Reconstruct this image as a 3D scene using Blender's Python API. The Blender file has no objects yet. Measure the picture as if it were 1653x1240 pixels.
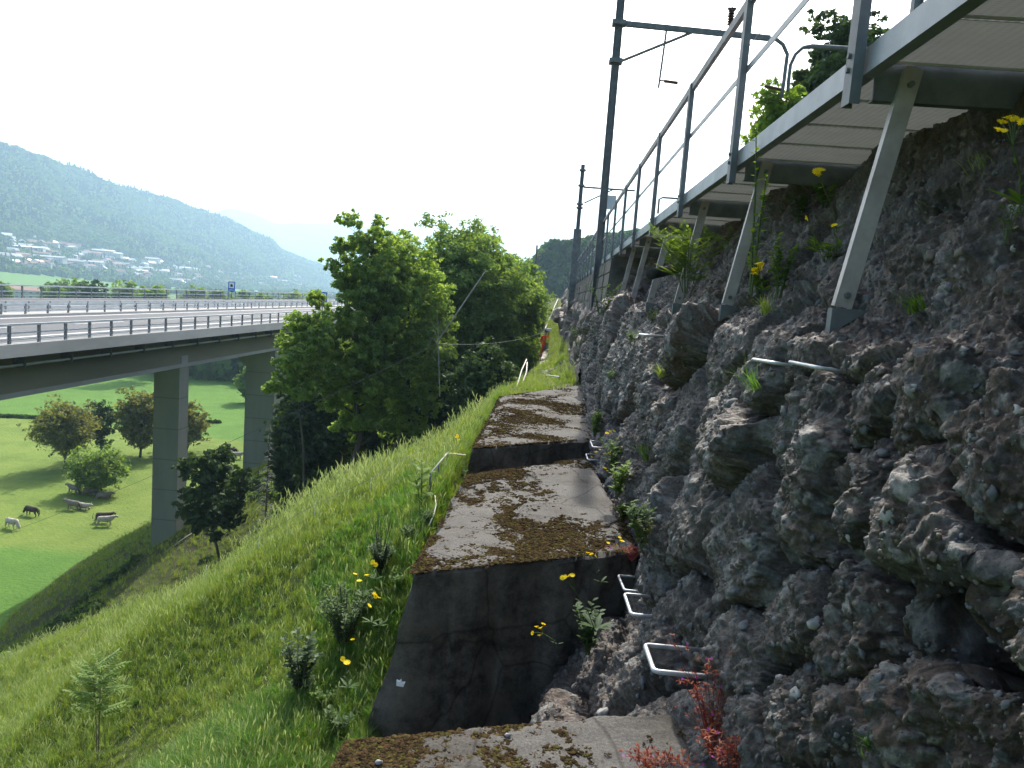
import bpy, math, random
import numpy as np
from mathutils import Vector, Matrix
RNG = np.random.default_rng(7)
random.seed(7)
S = bpy.context.scene
COL = S.collection

# ---------------------------------------------------------------- camera, sky, sun, exposure
FPX, CX, CY = 1200.0, 826.5, 620.0
VPX, VPY, HS = 890.0, 485.0, 0.08
cy_ = np.array([(VPX-CX)/FPX, (VPY-CY)/FPX, 1.0]); cy_ /= np.linalg.norm(cy_)
cx_ = np.array([1.0, HS, -(cy_[0]+HS*cy_[1])/cy_[2]]); cx_ /= np.linalg.norm(cx_)
cz_ = np.cross(cx_, cy_)
if cz_[1] > 0: cz_ = -cz_
RM = np.array([cx_, cy_, cz_])          # rows: world axes seen from the camera (right, down, forward)

def ray(px, py):
    return RM @ np.array([(px-CX)/FPX, (py-CY)/FPX, 1.0])
def onY(px, py, Y):
    d = ray(px, py); return Vector(d*Y/d[1])
def onX(px, py, X):
    d = ray(px, py); return Vector(d*X/d[0])
def onZ(px, py, Z):
    d = ray(px, py); return Vector(d*Z/d[2])

def pix(X, Y, Z):
    C = np.stack([X, Y, Z], -1) @ RM; return CX+FPX*C[..., 0]/C[..., 2], CY+FPX*C[..., 1]/C[..., 2]

cam = bpy.data.cameras.new('camera'); camo = bpy.data.objects.new('camera', cam); COL.objects.link(camo)
cam.sensor_width = 36.0; cam.lens = 36.0*FPX/1653.0
cam.clip_start = 0.05; cam.clip_end = 40000
m3 = Matrix((RM[:, 0], -RM[:, 1], -RM[:, 2])).transposed()   # columns: camera axes in the world
camo.matrix_world = m3.to_4x4()
S.camera = camo

SUN_AZ, SUN_EL = math.radians(3.0), math.radians(43.0)       # azimuth from +Y towards +X
sdir = Vector((math.sin(SUN_AZ)*math.cos(SUN_EL), math.cos(SUN_AZ)*math.cos(SUN_EL), math.sin(SUN_EL)))
W = bpy.data.worlds.new('World'); S.world = W; W.use_nodes = True
nt = W.node_tree; bg = nt.nodes['Background']
sky = nt.nodes.new('ShaderNodeTexSky'); sky.sky_type = 'NISHITA'; sky.sun_disc = False
sky.sun_elevation = SUN_EL; sky.sun_rotation = SUN_AZ
sky.air_density = 1.0; sky.dust_density = 6.0; sky.ozone_density = 1.0; sky.altitude = 300
nt.links.new(sky.outputs[0], bg.inputs[0]); bg.inputs[1].default_value = 0.15
sl = bpy.data.lights.new('sun', 'SUN'); sl.energy = 3.7; sl.angle = math.radians(0.55); sl.color = (1, .95, .86)
slo = bpy.data.objects.new('sun', sl); COL.objects.link(slo)
slo.rotation_euler = sdir.to_track_quat('Z', 'Y').to_euler()
S.view_settings.view_transform = 'Standard'; S.view_settings.look = 'None'
S.view_settings.exposure = 1.1; S.view_settings.gamma = 1.0; S.view_settings.use_curve_mapping = False
S.cycles.max_bounces = 6; S.cycles.diffuse_bounces = 3; S.cycles.glossy_bounces = 2
S.cycles.transmission_bounces = 4; S.cycles.transparent_max_bounces = 4; S.cycles.volume_bounces = 1
S.cycles.use_denoising = True

# ---------------------------------------------------------------- materials
def srgb(r, g, b):
    f = lambda c: ((c/255+.055)/1.055)**2.4 if c > 10 else c/255/12.92
    return (f(r), f(g), f(b), 1)
def newmat(name):
    m = bpy.data.materials.new(name); m.use_nodes = True
    nt = m.node_tree; nt.nodes.clear()
    out = nt.nodes.new('ShaderNodeOutputMaterial')
    return m, nt, out
def N(nt, t, **kw):
    n = nt.nodes.new(t)
    for k, v in kw.items():
        if k.startswith('i_'):
            n.inputs[k[2:].replace('_', ' ')].default_value = v
        else: setattr(n, k, v)
    return n
def L(nt, a, b): nt.links.new(a, b)
def mat(name, c1, c2=None, scale=5, rough=.8, metal=0, bump=.3, bdist=.01, detail=8, c3=None, spec=.3, stretch=None, bscale=None):
    """Principled with two or three noise-mixed colours and a fine bump, in object (= metre) coordinates."""
    m, nt, out = newmat(name)
    p = N(nt, 'ShaderNodeBsdfPrincipled', i_Roughness=rough, i_Metallic=metal)
    p.inputs['Specular IOR Level'].default_value = spec
    geo = N(nt, 'ShaderNodeNewGeometry'); vec = geo.outputs['Position']
    if stretch:
        mp = N(nt, 'ShaderNodeMapping'); mp.inputs['Scale'].default_value = stretch
        L(nt, vec, mp.inputs[0]); vec = mp.outputs[0]
    n1 = N(nt, 'ShaderNodeTexNoise', i_Scale=scale, i_Detail=detail, i_Roughness=.6); L(nt, vec, n1.inputs['Vector'])
    cr = N(nt, 'ShaderNodeValToRGB')
    cr.color_ramp.elements[0].position = .35; cr.color_ramp.elements[1].position = .65
    cr.color_ramp.elements[0].color = c1 if len(c1) == 4 else (*c1, 1)
    c2 = c2 or c1
    cr.color_ramp.elements[1].color = c2 if len(c2) == 4 else (*c2, 1)
    if c3:
        e = cr.color_ramp.elements.new(.72); e.color = c3 if len(c3) == 4 else (*c3, 1)
    L(nt, n1.outputs[0], cr.inputs[0]); L(nt, cr.outputs[0], p.inputs['Base Color'])
    if bump:
        n2 = N(nt, 'ShaderNodeTexNoise', i_Scale=bscale or scale*6, i_Detail=6); L(nt, vec, n2.inputs['Vector'])
        b = N(nt, 'ShaderNodeBump', i_Strength=bump, i_Distance=bdist)
        L(nt, n2.outputs[0], b.inputs['Height']); L(nt, b.outputs[0], p.inputs['Normal'])
    L(nt, p.outputs[0], out.inputs[0])
    return m
def pour_lines(m, h=2.6):
    """dark damp lines at the pour joints of a concrete shaft"""
    nt = m.node_tree; p = [n for n in nt.nodes if n.type == 'BSDF_PRINCIPLED'][0]; src = p.inputs['Base Color'].links[0].from_socket
    geo = N(nt, 'ShaderNodeNewGeometry'); sx = N(nt, 'ShaderNodeSeparateXYZ'); L(nt, geo.outputs['Position'], sx.inputs[0])
    a = N(nt, 'ShaderNodeMath', operation='DIVIDE'); L(nt, sx.outputs['Z'], a.inputs[0]); a.inputs[1].default_value = h
    b = N(nt, 'ShaderNodeMath', operation='FRACT'); L(nt, a.outputs[0], b.inputs[0])
    r = N(nt, 'ShaderNodeMapRange'); L(nt, b.outputs[0], r.inputs['Value']); r.inputs['From Min'].default_value = 0; r.inputs['From Max'].default_value = .05; r.inputs['To Min'].default_value = .6
    x = N(nt, 'ShaderNodeMix', data_type='RGBA', blend_type='MULTIPLY'); x.inputs['Factor'].default_value = 1; L(nt, src, x.inputs['A']); L(nt, r.outputs[0], x.inputs['B']); L(nt, x.outputs['Result'], p.inputs['Base Color'])
def leafmat(name, c1, c2, trans=.5, attr=True, hue=.04, gloss=.035, tc=None):
    """Leaf: diffuse + translucent, colour from c1..c2 by the vertex attribute 'v' (albedo variation) or instance random."""
    m, nt, out = newmat(name)
    if attr: a = N(nt, 'ShaderNodeAttribute', attribute_name='v').outputs['Fac']
    else: a = N(nt, 'ShaderNodeObjectInfo').outputs['Random']
    mx = N(nt, 'ShaderNodeMix', data_type='RGBA'); mx.inputs['A'].default_value = (*c1, 1); mx.inputs['B'].default_value = (*c2, 1)
    L(nt, a, mx.inputs['Factor'])
    d = N(nt, 'ShaderNodeBsdfDiffuse'); t = N(nt, 'ShaderNodeBsdfTranslucent'); g = N(nt, 'ShaderNodeBsdfGlossy', i_Roughness=.6)
    g.inputs['Color'].default_value = (.7, .75, .7, 1)
    L(nt, mx.outputs['Result'], d.inputs[0])
    tcn = N(nt, 'ShaderNodeMix', data_type='RGBA', blend_type='MULTIPLY'); tcn.inputs['Factor'].default_value = 1
    L(nt, mx.outputs['Result'], tcn.inputs['A']); tcn.inputs['B'].default_value = (*(tc or (1.6, 1.5, .7)), 1)
    L(nt, tcn.outputs['Result'], t.inputs[0])
    s1 = N(nt, 'ShaderNodeMixShader'); s1.inputs[0].default_value = trans; L(nt, d.outputs[0], s1.inputs[1]); L(nt, t.outputs[0], s1.inputs[2])
    s2 = N(nt, 'ShaderNodeMixShader'); s2.inputs[0].default_value = gloss; L(nt, s1.outputs[0], s2.inputs[1]); L(nt, g.outputs[0], s2.inputs[2])
    L(nt, s2.outputs[0], out.inputs[0])
    return m

M = {}
M['galv'] = mat('galvanised_steel', (.34, .36, .37), (.50, .52, .53), scale=9, rough=.5, metal=.55, bump=.08, bdist=.002)
M['fascia'] = mat('fascia_steel', (.19, .205, .215), (.27, .285, .30), scale=5, rough=.5, metal=.4, bump=.08, bdist=.002)
M['galv_dark'] = mat('weathered_steel', (.10, .108, .113), (.165, .175, .18), scale=7, rough=.6, metal=.3, bump=.1, bdist=.002)
M['rung'] = mat('zinc_rung', (.36, .37, .385), (.52, .53, .55), scale=20, rough=.42, metal=.5, bump=.3, bdist=.003, bscale=160)
M['conc_old'] = mat('old_concrete', (.05, .047, .043), (.125, .118, .108), scale=3, rough=.95, bump=.7, bdist=.02, c3=(.19, .18, .165))
M['conc_pier'] = mat('pier_concrete', (.19, .20, .165), (.26, .265, .225), scale=.35, rough=.9, bump=.15, bdist=.02, stretch=(1, 1, .25))
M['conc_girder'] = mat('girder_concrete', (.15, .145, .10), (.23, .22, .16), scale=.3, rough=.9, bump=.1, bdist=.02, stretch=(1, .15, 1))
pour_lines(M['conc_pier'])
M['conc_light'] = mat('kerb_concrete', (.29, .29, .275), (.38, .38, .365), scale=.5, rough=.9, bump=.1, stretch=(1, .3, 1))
M['asphalt'] = mat('asphalt', (.07, .075, .08), (.10, .105, .11), scale=.4, rough=.8, bump=.2, stretch=(1, .1, 1))
M['paint'] = mat('road_paint', (.45, .45, .45), (.55, .55, .55), scale=3, rough=.6, bump=0)
M['rail'] = mat('parapet_steel', (.13, .14, .15), (.2, .21, .22), scale=2, rough=.6, metal=.3, bump=0)
M['rail_light'] = mat('guard_rail_steel', (.38, .41, .43), (.5, .53, .55), scale=1, rough=.5, metal=.4, bump=0)
M['blue'] = mat('sign_blue', (.02, .13, .5), (.025, .16, .55), scale=4, rough=.5, bump=0)
M['white'] = mat('sign_white', (.7, .7, .7), (.8, .8, .8), scale=4, rough=.5, bump=0)
M['black'] = mat('sign_black', (.02, .02, .02), (.03, .03, .03), scale=4, rough=.6, bump=0)
M['bark'] = mat('bark', (.05, .042, .032), (.11, .095, .075), scale=4, rough=.95, bump=.6, bdist=.02, stretch=(1, 1, .2))
M['deadwood'] = mat('dead_wood', (.22, .2, .18), (.36, .34, .31), scale=8, rough=.9, bump=.2, stretch=(1, 1, .2))
M['wood_pole'] = mat('pole_wood', (.06, .05, .042), (.1, .085, .07), scale=8, rough=.9, bump=.2, stretch=(1, 1, .1))
M['rope'] = mat('rope', (.42, .40, .34), (.55, .53, .46), scale=30, rough=.9, bump=.2)
M['wire'] = mat('wire', (.09, .09, .09), (.12, .12, .12), scale=5, rough=.6, bump=0)
M['pipe'] = mat('pipe_dark', (.02, .02, .02), (.035, .033, .03), scale=9, rough=.7, bump=.1)
M['insul'] = mat('insulator_brown', (.05, .025, .02), (.07, .035, .025), scale=9, rough=.3, bump=0)
M['wallstone'] = mat('retaining_wall_stone', (.07, .066, .06), (.13, .125, .115), scale=1.2, rough=.95, bump=.6, bdist=.03)
M['orange'] = mat('orange_cloth', (.75, .07, .012), (.85, .1, .02), scale=6, rough=.8, bump=.2)
M['skin'] = mat('skin', (.45, .25, .17), (.5, .29, .2), scale=8, rough=.6, bump=0)
M['dark'] = mat('dark_cloth', (.03, .03, .035), (.05, .05, .055), scale=8, rough=.8, bump=0)
M['stem'] = leafmat('plant_stem', (.06, .09, .03), (.09, .12, .04), trans=.2, attr=False)
M['redstem'] = leafmat('red_stem', (.22, .03, .03), (.3, .05, .04), trans=.2, attr=False)
M['yellow'] = leafmat('yellow_petal', (.85, .62, .01), (.95, .75, .02), trans=.35, attr=False, gloss=.02, tc=(1.1, 1.0, .6))
M['pink'] = leafmat('pink_petal', (.5, .06, .4), (.6, .1, .5), trans=.35, attr=False, tc=(1, 1, 1))
M['leaf'] = leafmat('leaf_green', (.035, .085, .016), (.09, .16, .03))
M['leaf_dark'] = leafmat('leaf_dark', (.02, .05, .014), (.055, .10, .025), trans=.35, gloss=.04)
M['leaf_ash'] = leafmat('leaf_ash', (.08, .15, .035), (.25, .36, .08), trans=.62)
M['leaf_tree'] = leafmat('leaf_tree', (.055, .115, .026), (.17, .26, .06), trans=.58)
M['leaf_olive'] = leafmat('leaf_olive', (.09, .11, .03), (.17, .18, .05), trans=.5)
M['leaf_fresh'] = leafmat('leaf_fresh', (.08, .16, .02), (.17, .26, .04), trans=.5)
M['leaf_red'] = leafmat('leaf_red', (.17, .018, .02), (.31, .09, .03), trans=.4, tc=(1.2, .9, .8))
M['grass'] = leafmat('grass_blade', (.16, .225, .03), (.26, .335, .055), trans=.5, attr=False, gloss=.03, tc=(1.3, 1.25, .75))
M['seed'] = leafmat('grass_seed', (.20, .27, .09), (.30, .35, .14), trans=.4, attr=False, tc=(1.1, 1.1, .9))
M['grass_fresh'] = leafmat('grass_fresh', (.07, .16, .02), (.13, .25, .035), trans=.5, attr=False, tc=(1.3, 1.35, .7))

# ---------------------------------------------------------------- mesh helpers
def tag(o, label=None, cat=None, group=None, kind=None):
    if label: o['label'] = label
    if cat: o['category'] = cat
    if group: o['group'] = group
    if kind: o['kind'] = kind
    return o
def empty(name, loc, label, cat, group=None, rz=0):
    o = bpy.data.objects.new(name, None); COL.objects.link(o); o.location = loc; o.rotation_euler.z = rz
    o.empty_display_size = .1
    return tag(o, label, cat, group)
def link(name, me, material, parent=None, loc=None, kind=None):
    o = bpy.data.objects.new(name, me)
    if material is not None and len(me.materials) == 0: me.materials.append(material)
    COL.objects.link(o)
    if parent is not None: o.parent = parent
    if loc is not None: o.location = loc
    if kind: o['kind'] = kind
    return o
def npmesh(name, V, F, smooth=False, col=None, v=None):
    """V (n,3), F (m,3 or 4) arrays; col (n,3) colour attribute 'Col'; v (n,) float attribute 'v'."""
    me = bpy.data.meshes.new(name); V = np.asarray(V, np.float32); F = np.asarray(F, np.int32)
    me.vertices.add(len(V)); me.vertices.foreach_set('co', V.ravel())
    k = F.shape[1]
    me.loops.add(F.size); me.loops.foreach_set('vertex_index', F.ravel())
    me.polygons.add(len(F)); me.polygons.foreach_set('loop_start', np.arange(0, F.size, k, dtype=np.int32))
    try: me.polygons.foreach_set('loop_total', np.full(len(F), k, np.int32))
    except Exception: pass
    if smooth: me.polygons.foreach_set('use_smooth', np.ones(len(F), bool))
    me.update(calc_edges=True)
    if col is not None:
        a = me.attributes.new('Col', 'FLOAT_COLOR', 'POINT')
        c = np.ones((len(V), 4), np.float32); c[:, :3] = col; a.data.foreach_set('color', c.ravel())
    if v is not None:
        a = me.attributes.new('v', 'FLOAT', 'POINT'); a.data.foreach_set('value', np.asarray(v, np.float32))
    return me
class MB:
    def __init__(s): s.v = []; s.f = []; s.a = []; s.cur = .5
    def add(s, vs, fs):
        n = len(s.v); s.v += [tuple(p) for p in vs]; s.a += [s.cur]*len(vs); s.f += [tuple(i+n for i in f) for f in fs]
    def box(s, x0, x1, y0, y1, z0, z1, mt=None):
        vs = [Vector((x, y, z)) for x in (x0, x1) for y in (y0, y1) for z in (z0, z1)]
        if mt: vs = [mt @ p for p in vs]
        s.add(vs, [(0, 1, 3, 2), (4, 6, 7, 5), (0, 4, 5, 1), (2, 3, 7, 6), (0, 2, 6, 4), (1, 5, 7, 3)])
    def beam(s, p0, p1, w, h, up=Vector((0, 0, 1))):
        p0, p1 = Vector(p0), Vector(p1); d = (p1-p0); l = d.length; d.normalize()
        a = d.cross(up).normalized(); b = a.cross(d)
        mt = Matrix((a, d, b)).transposed().to_4x4(); mt.translation = p0
        s.box(-w/2, w/2, 0, l, -h/2, h/2, mt)
    def tube(s, pts, r, n=8, cap=True):
        pts = [Vector(p) for p in pts]; rs = r if isinstance(r, (list, tuple)) else [r]*len(pts)
        base = len(s.v); prev = None
        for i, p in enumerate(pts):
            d = (pts[min(i+1, len(pts)-1)]-pts[max(i-1, 0)])
            d = d.normalized() if d.length > 1e-9 else Vector((0, 0, 1))
            a = (prev - d*prev.dot(d)) if prev else d.orthogonal()
            a.normalize(); prev = a; b = d.cross(a)
            for k in range(n):
                t = 2*math.pi*k/n; s.v.append(tuple(p+(a*math.cos(t)+b*math.sin(t))*rs[i])); s.a.append(s.cur)
        for i in range(len(pts)-1):
            for k in range(n):
                k2 = (k+1) % n
                s.f.append((base+i*n+k, base+i*n+k2, base+(i+1)*n+k2, base+(i+1)*n+k))
        if cap:
            s.f.append(tuple(base+k for k in range(n))[::-1]); s.f.append(tuple(base+(len(pts)-1)*n+k for k in range(n)))
    def extrude(s, prof, y0, y1):
        n = len(prof); vs = [(x, y0, z) for x, z in prof]+[(x, y1, z) for x, z in prof]
        fs = [(i, (i+1) % n, n+(i+1) % n, n+i) for i in range(n)]+[tuple(range(n))[::-1], tuple(range(n, 2*n))]
        s.add(vs, fs)
    def mesh(s, name, smooth=False):
        me = bpy.data.meshes.new(name); me.from_pydata(s.v, [], s.f)
        if smooth: me.polygons.foreach_set('use_smooth', np.ones(len(s.f), bool))
        a = me.attributes.new('v', 'FLOAT', 'POINT'); a.data.foreach_set('value', np.asarray(s.a, np.float32))
        me.update(); return me
    def build(s, name, material, parent=None, smooth=False, loc=None, kind=None):
        return link(name, s.mesh(name, smooth), material, parent, loc, kind)
def copy_tree(o, parent=None):
    c = o.copy(); COL.objects.link(c)
    if parent is not None: c.parent = parent
    for ch in list(o.children): copy_tree(ch, c)
    return c
def sm(x, a, b):
    t = np.clip((np.asarray(x, float)-a)/(b-a), 0, 1); return t*t*(3-2*t)

# numpy noise
def _h(ix, iy, iz, k=0):
    n = (ix.astype(np.int64)*73856093) ^ (iy.astype(np.int64)*19349663) ^ (iz.astype(np.int64)*83492791) ^ (k*2654435761)
    n = (n ^ (n >> 13))*1274126177 & 0xffffffff
    n = (n ^ (n >> 16))*2246822519 & 0xffffffff
    return ((n ^ (n >> 15)) & 0xffffff)/float(0xffffff)
def vnoise(x, y, z, k=0):
    ix, iy, iz = np.floor(x), np.floor(y), np.floor(z); fx, fy, fz = x-ix, y-iy, z-iz
    fx, fy, fz = [t*t*(3-2*t) for t in (fx, fy, fz)]
    r = 0
    for a in (0, 1):
        for b in (0, 1):
            for c in (0, 1):
                w = (fx if a else 1-fx)*(fy if b else 1-fy)*(fz if c else 1-fz)
                r = r+w*_h(ix+a, iy+b, iz+c, k)
    return r*2-1
def fbm(x, y, z, oct=5, k=0, gain=.5):
    s, a, f = 0, 1, 1
    for i in range(oct):
        s = s+a*vnoise(x*f+i*17.3, y*f-i*9.1, z*f+i*5.7, k+i); a *= gain; f *= 2.03
    return s
def worley(x, y, z, k=0, jit=.9):
    ix, iy, iz = np.floor(x), np.floor(y), np.floor(z)
    f1 = np.full(x.shape, 9.0); f2 = np.full(x.shape, 9.0); idr = np.zeros(x.shape)
    for a in (-1, 0, 1):
        for b in (-1, 0, 1):
            for c in (-1, 0, 1):
                cx, cy, cz = ix+a, iy+b, iz+c
                px = cx+.5+jit*(_h(cx, cy, cz, k)-.5); py = cy+.5+jit*(_h(cx, cy, cz, k+1)-.5); pz = cz+.5+jit*(_h(cx, cy, cz, k+2)-.5)
                d = np.sqrt((px-x)**2+(py-y)**2+(pz-z)**2); m = d < f1
                f2 = np.where(m, f1, np.minimum(f2, d)); idr = np.where(m, _h(cx, cy, cz, k+3), idr); f1 = np.where(m, d, f1)
    return f1, f2, idr

# geometry-node scatter of real meshes on points (only for uncountable stuff)
def scatter(name, P, R, SC, sources, parent=None, label=None, kind='stuff', cat=None, pick=None):
    me = bpy.data.meshes.new(name); n = len(P)
    me.vertices.add(n); me.vertices.foreach_set('co', np.asarray(P, np.float32).ravel())
    a = me.attributes.new('rot', 'FLOAT_VECTOR', 'POINT'); a.data.foreach_set('vector', np.asarray(R, np.float32).ravel())
    a = me.attributes.new('scl', 'FLOAT_VECTOR', 'POINT'); SC = np.asarray(SC, np.float32)
    if SC.ndim == 1: SC = np.repeat(SC[:, None], 3, 1)
    a.data.foreach_set('vector', SC.ravel())
    a = me.attributes.new('pick', 'INT', 'POINT'); a.data.foreach_set('value', (np.random.default_rng(n).integers(0, len(sources), n) if pick is None else pick).astype(np.int32))
    o = bpy.data.objects.new(name, me); COL.objects.link(o)
    if parent is not None: o.parent = parent
    g = bpy.data.node_groups.new(name+'_nodes', 'GeometryNodeTree')
    g.interface.new_socket('Geometry', in_out='INPUT', socket_type='NodeSocketGeometry')
    g.interface.new_socket('Geometry', in_out='OUTPUT', socket_type='NodeSocketGeometry')
    gi, go = g.nodes.new('NodeGroupInput'), g.nodes.new('NodeGroupOutput')
    j = g.nodes.new('GeometryNodeJoinGeometry')
    for s_ in sources:
        oi = g.nodes.new('GeometryNodeObjectInfo'); oi.inputs['Object'].default_value = s_; oi.inputs['As Instance'].default_value = True
        g.links.new(oi.outputs['Geometry'], j.inputs[0])
    ip = g.nodes.new('GeometryNodeInstanceOnPoints')
    def at(nm, ty):
        n_ = g.nodes.new('GeometryNodeInputNamedAttribute'); n_.data_type = ty; n_.inputs[0].default_value = nm
        return [s for s in n_.outputs if s.enabled and s.name == 'Attribute'][0]
    g.links.new(gi.outputs[0], ip.inputs['Points']); g.links.new(j.outputs[0], ip.inputs['Instance'])
    ip.inputs['Pick Instance'].default_value = True
    g.links.new(at('pick', 'INT'), ip.inputs['Instance Index'])
    g.links.new(at('rot', 'FLOAT_VECTOR'), ip.inputs['Rotation']); g.links.new(at('scl', 'FLOAT_VECTOR'), ip.inputs['Scale'])
    g.links.new(ip.outputs[0], go.inputs[0])
    mo = o.modifiers.new('scatter', 'NODES'); mo.node_group = g
    tag(o, label, cat, None, kind); return o
def source(name, me, material):
    o = bpy.data.objects.new(name, me)
    if len(me.materials) == 0: me.materials.append(material)
    return o

# ---------------------------------------------------------------- terrain
FLOOR = -34.0
BY = ([0, 5.5, 7.5, 16, 24, 36, 46, 52, 57, 75, 85, 120], [1.9, 1.9, 1.35, 1.45, 2.2, 3.1, 3.7, 3.5, 3.0, .6, -.2, -.4])
def ground(X, Y):
    X = np.asarray(X, float); Y = np.asarray(Y, float); u = -X
    z = -(np.interp(Y, *BY)+.66*np.maximum(u, 0))
    dc = 10.2+.85*np.maximum(0, u-5)
    gully = 3.3*sm((Y-dc)/11, 0, 1)*sm(u, .8, 3.2)*(1-sm(u, 20, 30))*(1-sm(Y, 55, 80))
    z = z-gully
    z = z-.55*np.exp(-((u-1.0)/.55)**2)*(1-sm(Y, 4.9, 6.6))
    z = np.where((Y > 14.3) & (Y < 46), np.minimum(z, -2.0-.058*(Y-15)), z)
    z = z - .5*np.exp(-((Y-(dc+6+.3*u))/3.0)**2)*sm(u, 3, 7)*(1-sm(u, 22, 28))
    z = z + .10*fbm(X*.35, Y*.35, X*0, 3, 5)*sm(u, 1.2, 3) + .45*fbm(X*.1, Y*.1, X*0, 3, 8)*sm(u, 6, 16)
    ln_ = 3.6+(13.5-Y)*.24; z = z+(.2-.42*sm(u-ln_, -.22, .22))*sm(Y, 6.3, 8.2)*(1-sm(Y, 13, 15))*(1-sm(u, 9, 12))*sm(u, 1.2, 2.4)  # added step, shaped to darken the slope like the tree-shadow stripe
    dip = sm(X, -1.0, -.75)*(1-sm(Y, 14.2, 14.6))
    z = z*(1-dip)+(-3.7)*dip
    return np.maximum(z, FLOOR-.6)
def on_ground(px, py, t0=1.5, t1=130):
    d = ray(px, py); d = d/d[1]
    T = np.concatenate([np.linspace(t0, 40, 4000), np.linspace(40, t1, 2000)])
    P = d[None, :]*T[:, None]; g = ground(P[:, 0], P[:, 1]); below = np.nonzero(P[:, 2] < g)[0]
    i = below[0] if len(below) else len(T)-1
    return Vector((P[i, 0], P[i, 1], g[i]))
def at_depth(px, Y, dz=0.0, pyref=None):
    """point of the terrain at depth Y seen in column px"""
    py = 600
    for _ in range(12):
        p = onY(px, py, Y); g = float(ground(p.x, Y))
        d = ray(px, py); sc = Y/d[1]; py += (p.z-g)/sc*FPX/1.0*.9/ (d[1] if abs(d[1]) > .1 else 1)
    p = onY(px, py, Y); return Vector((p.x, Y, float(ground(p.x, Y))+dz))

def grid_mesh(name, X, Y, Z, smooth=True, col=None, v=None):
    r, c = X.shape; idx = np.arange(r*c).reshape(r, c)
    F = np.stack([idx[:-1, :-1], idx[:-1, 1:], idx[1:, 1:], idx[1:, :-1]], -1).reshape(-1, 4)
    return npmesh(name, np.stack([X, Y, Z], -1).reshape(-1, 3), F, smooth, col, v)

def field_mat():
    """Meadow: three fields of different green, mown lines and patches (albedo only)."""
    m, nt, out = newmat('meadow')
    p = N(nt, 'ShaderNodeBsdfPrincipled', i_Roughness=.95); p.inputs['Specular IOR Level'].default_value = .1
    geo = N(nt, 'ShaderNodeNewGeometry'); sx = N(nt, 'ShaderNodeSeparateXYZ'); L(nt, geo.outputs['Position'], sx.inputs[0])
    def noise(s, det=6, vec=None):
        n = N(nt, 'ShaderNodeTexNoise', i_Scale=s, i_Detail=det, i_Roughness=.6); L(nt, vec or geo.outputs['Position'], n.inputs['Vector']); return n.outputs[0]
    def math_(op, a, b=None, c=None):
        n = N(nt, 'ShaderNodeMath', operation=op)
        for i, q in enumerate((a, b, c)):
            if q is None: continue
            if isinstance(q, (int, float)): n.inputs[i].default_value = q
            else: L(nt, q, n.inputs[i])
        return n.outputs[0]
    def ramp(f, cols):
        cr = N(nt, 'ShaderNodeValToRGB'); e = cr.color_ramp.elements
        e[0].position, e[0].color = cols[0][0], (*cols[0][1], 1); e[1].position, e[1].color = cols[-1][0], (*cols[-1][1], 1)
        for ps, c in cols[1:-1]: q = e.new(ps); q.color = (*c, 1)
        L(nt, f, cr.inputs[0]); return cr.outputs[0]
    def mixc(f, a, b):
        n = N(nt, 'ShaderNodeMix', data_type='RGBA'); L(nt, f, n.inputs['Factor']); L(nt, a, n.inputs['A']); L(nt, b, n.inputs['B']); return n.outputs['Result']
    nn = noise(.25, 10)
    vivid = ramp(nn, [(.3, (.075, .155, .03)), (.6, (.095, .19, .035)), (.75, (.11, .20, .045))])
    past = ramp(nn, [(.3, (.10, .155, .03)), (.55, (.14, .20, .042)), (.75, (.17, .22, .05))])
    # boundary near: y + wobble < 86.5 (mown strip) ; far boundary y > 160
    wob = math_('MULTIPLY', math_('SUBTRACT', noise(.05, 3), .5), 9)
    yy = math_('ADD', sx.outputs['Y'], wob)
    a1 = N(nt, 'ShaderNodeMapRange'); a1.interpolation_type = 'SMOOTHSTEP'
    L(nt, yy, a1.inputs['Value']); a1.inputs['From Min'].default_value = 82; a1.inputs['From Max'].default_value = 86
    a2 = N(nt, 'ShaderNodeMapRange'); L(nt, math_('MULTIPLY_ADD', sx.outputs['X'], .06, sx.outputs['Y']), a2.inputs['Value']); a2.inputs['From Min'].default_value = 146; a2.inputs['From Max'].default_value = 147
    c = mixc(a1.outputs[0], vivid, past)
    c = mixc(a2.outputs[0], c, vivid)
    L(nt, p.outputs[0], out.inputs[0])
    L(nt, c, p.inputs['Base Color'])
    b = N(nt, 'ShaderNodeBump', i_Strength=.9, i_Distance=.3); L(nt, noise(2.2, 10), b.inputs['Height']); L(nt, b.outputs[0], p.inputs['Normal'])
    return m
M['meadow'] = field_mat()
M['slope'] = mat('slope_soil', (.045, .06, .02), (.10, .12, .035), scale=1.3, rough=1, bump=.8, bdist=.05, c3=(.14, .16, .05), spec=.05)

# slope sheet
Yr = np.concatenate([np.exp(np.linspace(math.log(.6), math.log(30), 230)), np.linspace(30.5, 230, 180)])
Uc = np.concatenate([np.linspace(-6, -1.3, 8), np.linspace(-1.2, 1.6, 60), np.linspace(1.65, 8, 70), np.linspace(8.2, 70, 120)])
UU, YY = np.meshgrid(Uc, Yr)
ZZ = ground(-UU, YY)
me = grid_mesh('grass_slope', -UU, YY, ZZ)
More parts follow.
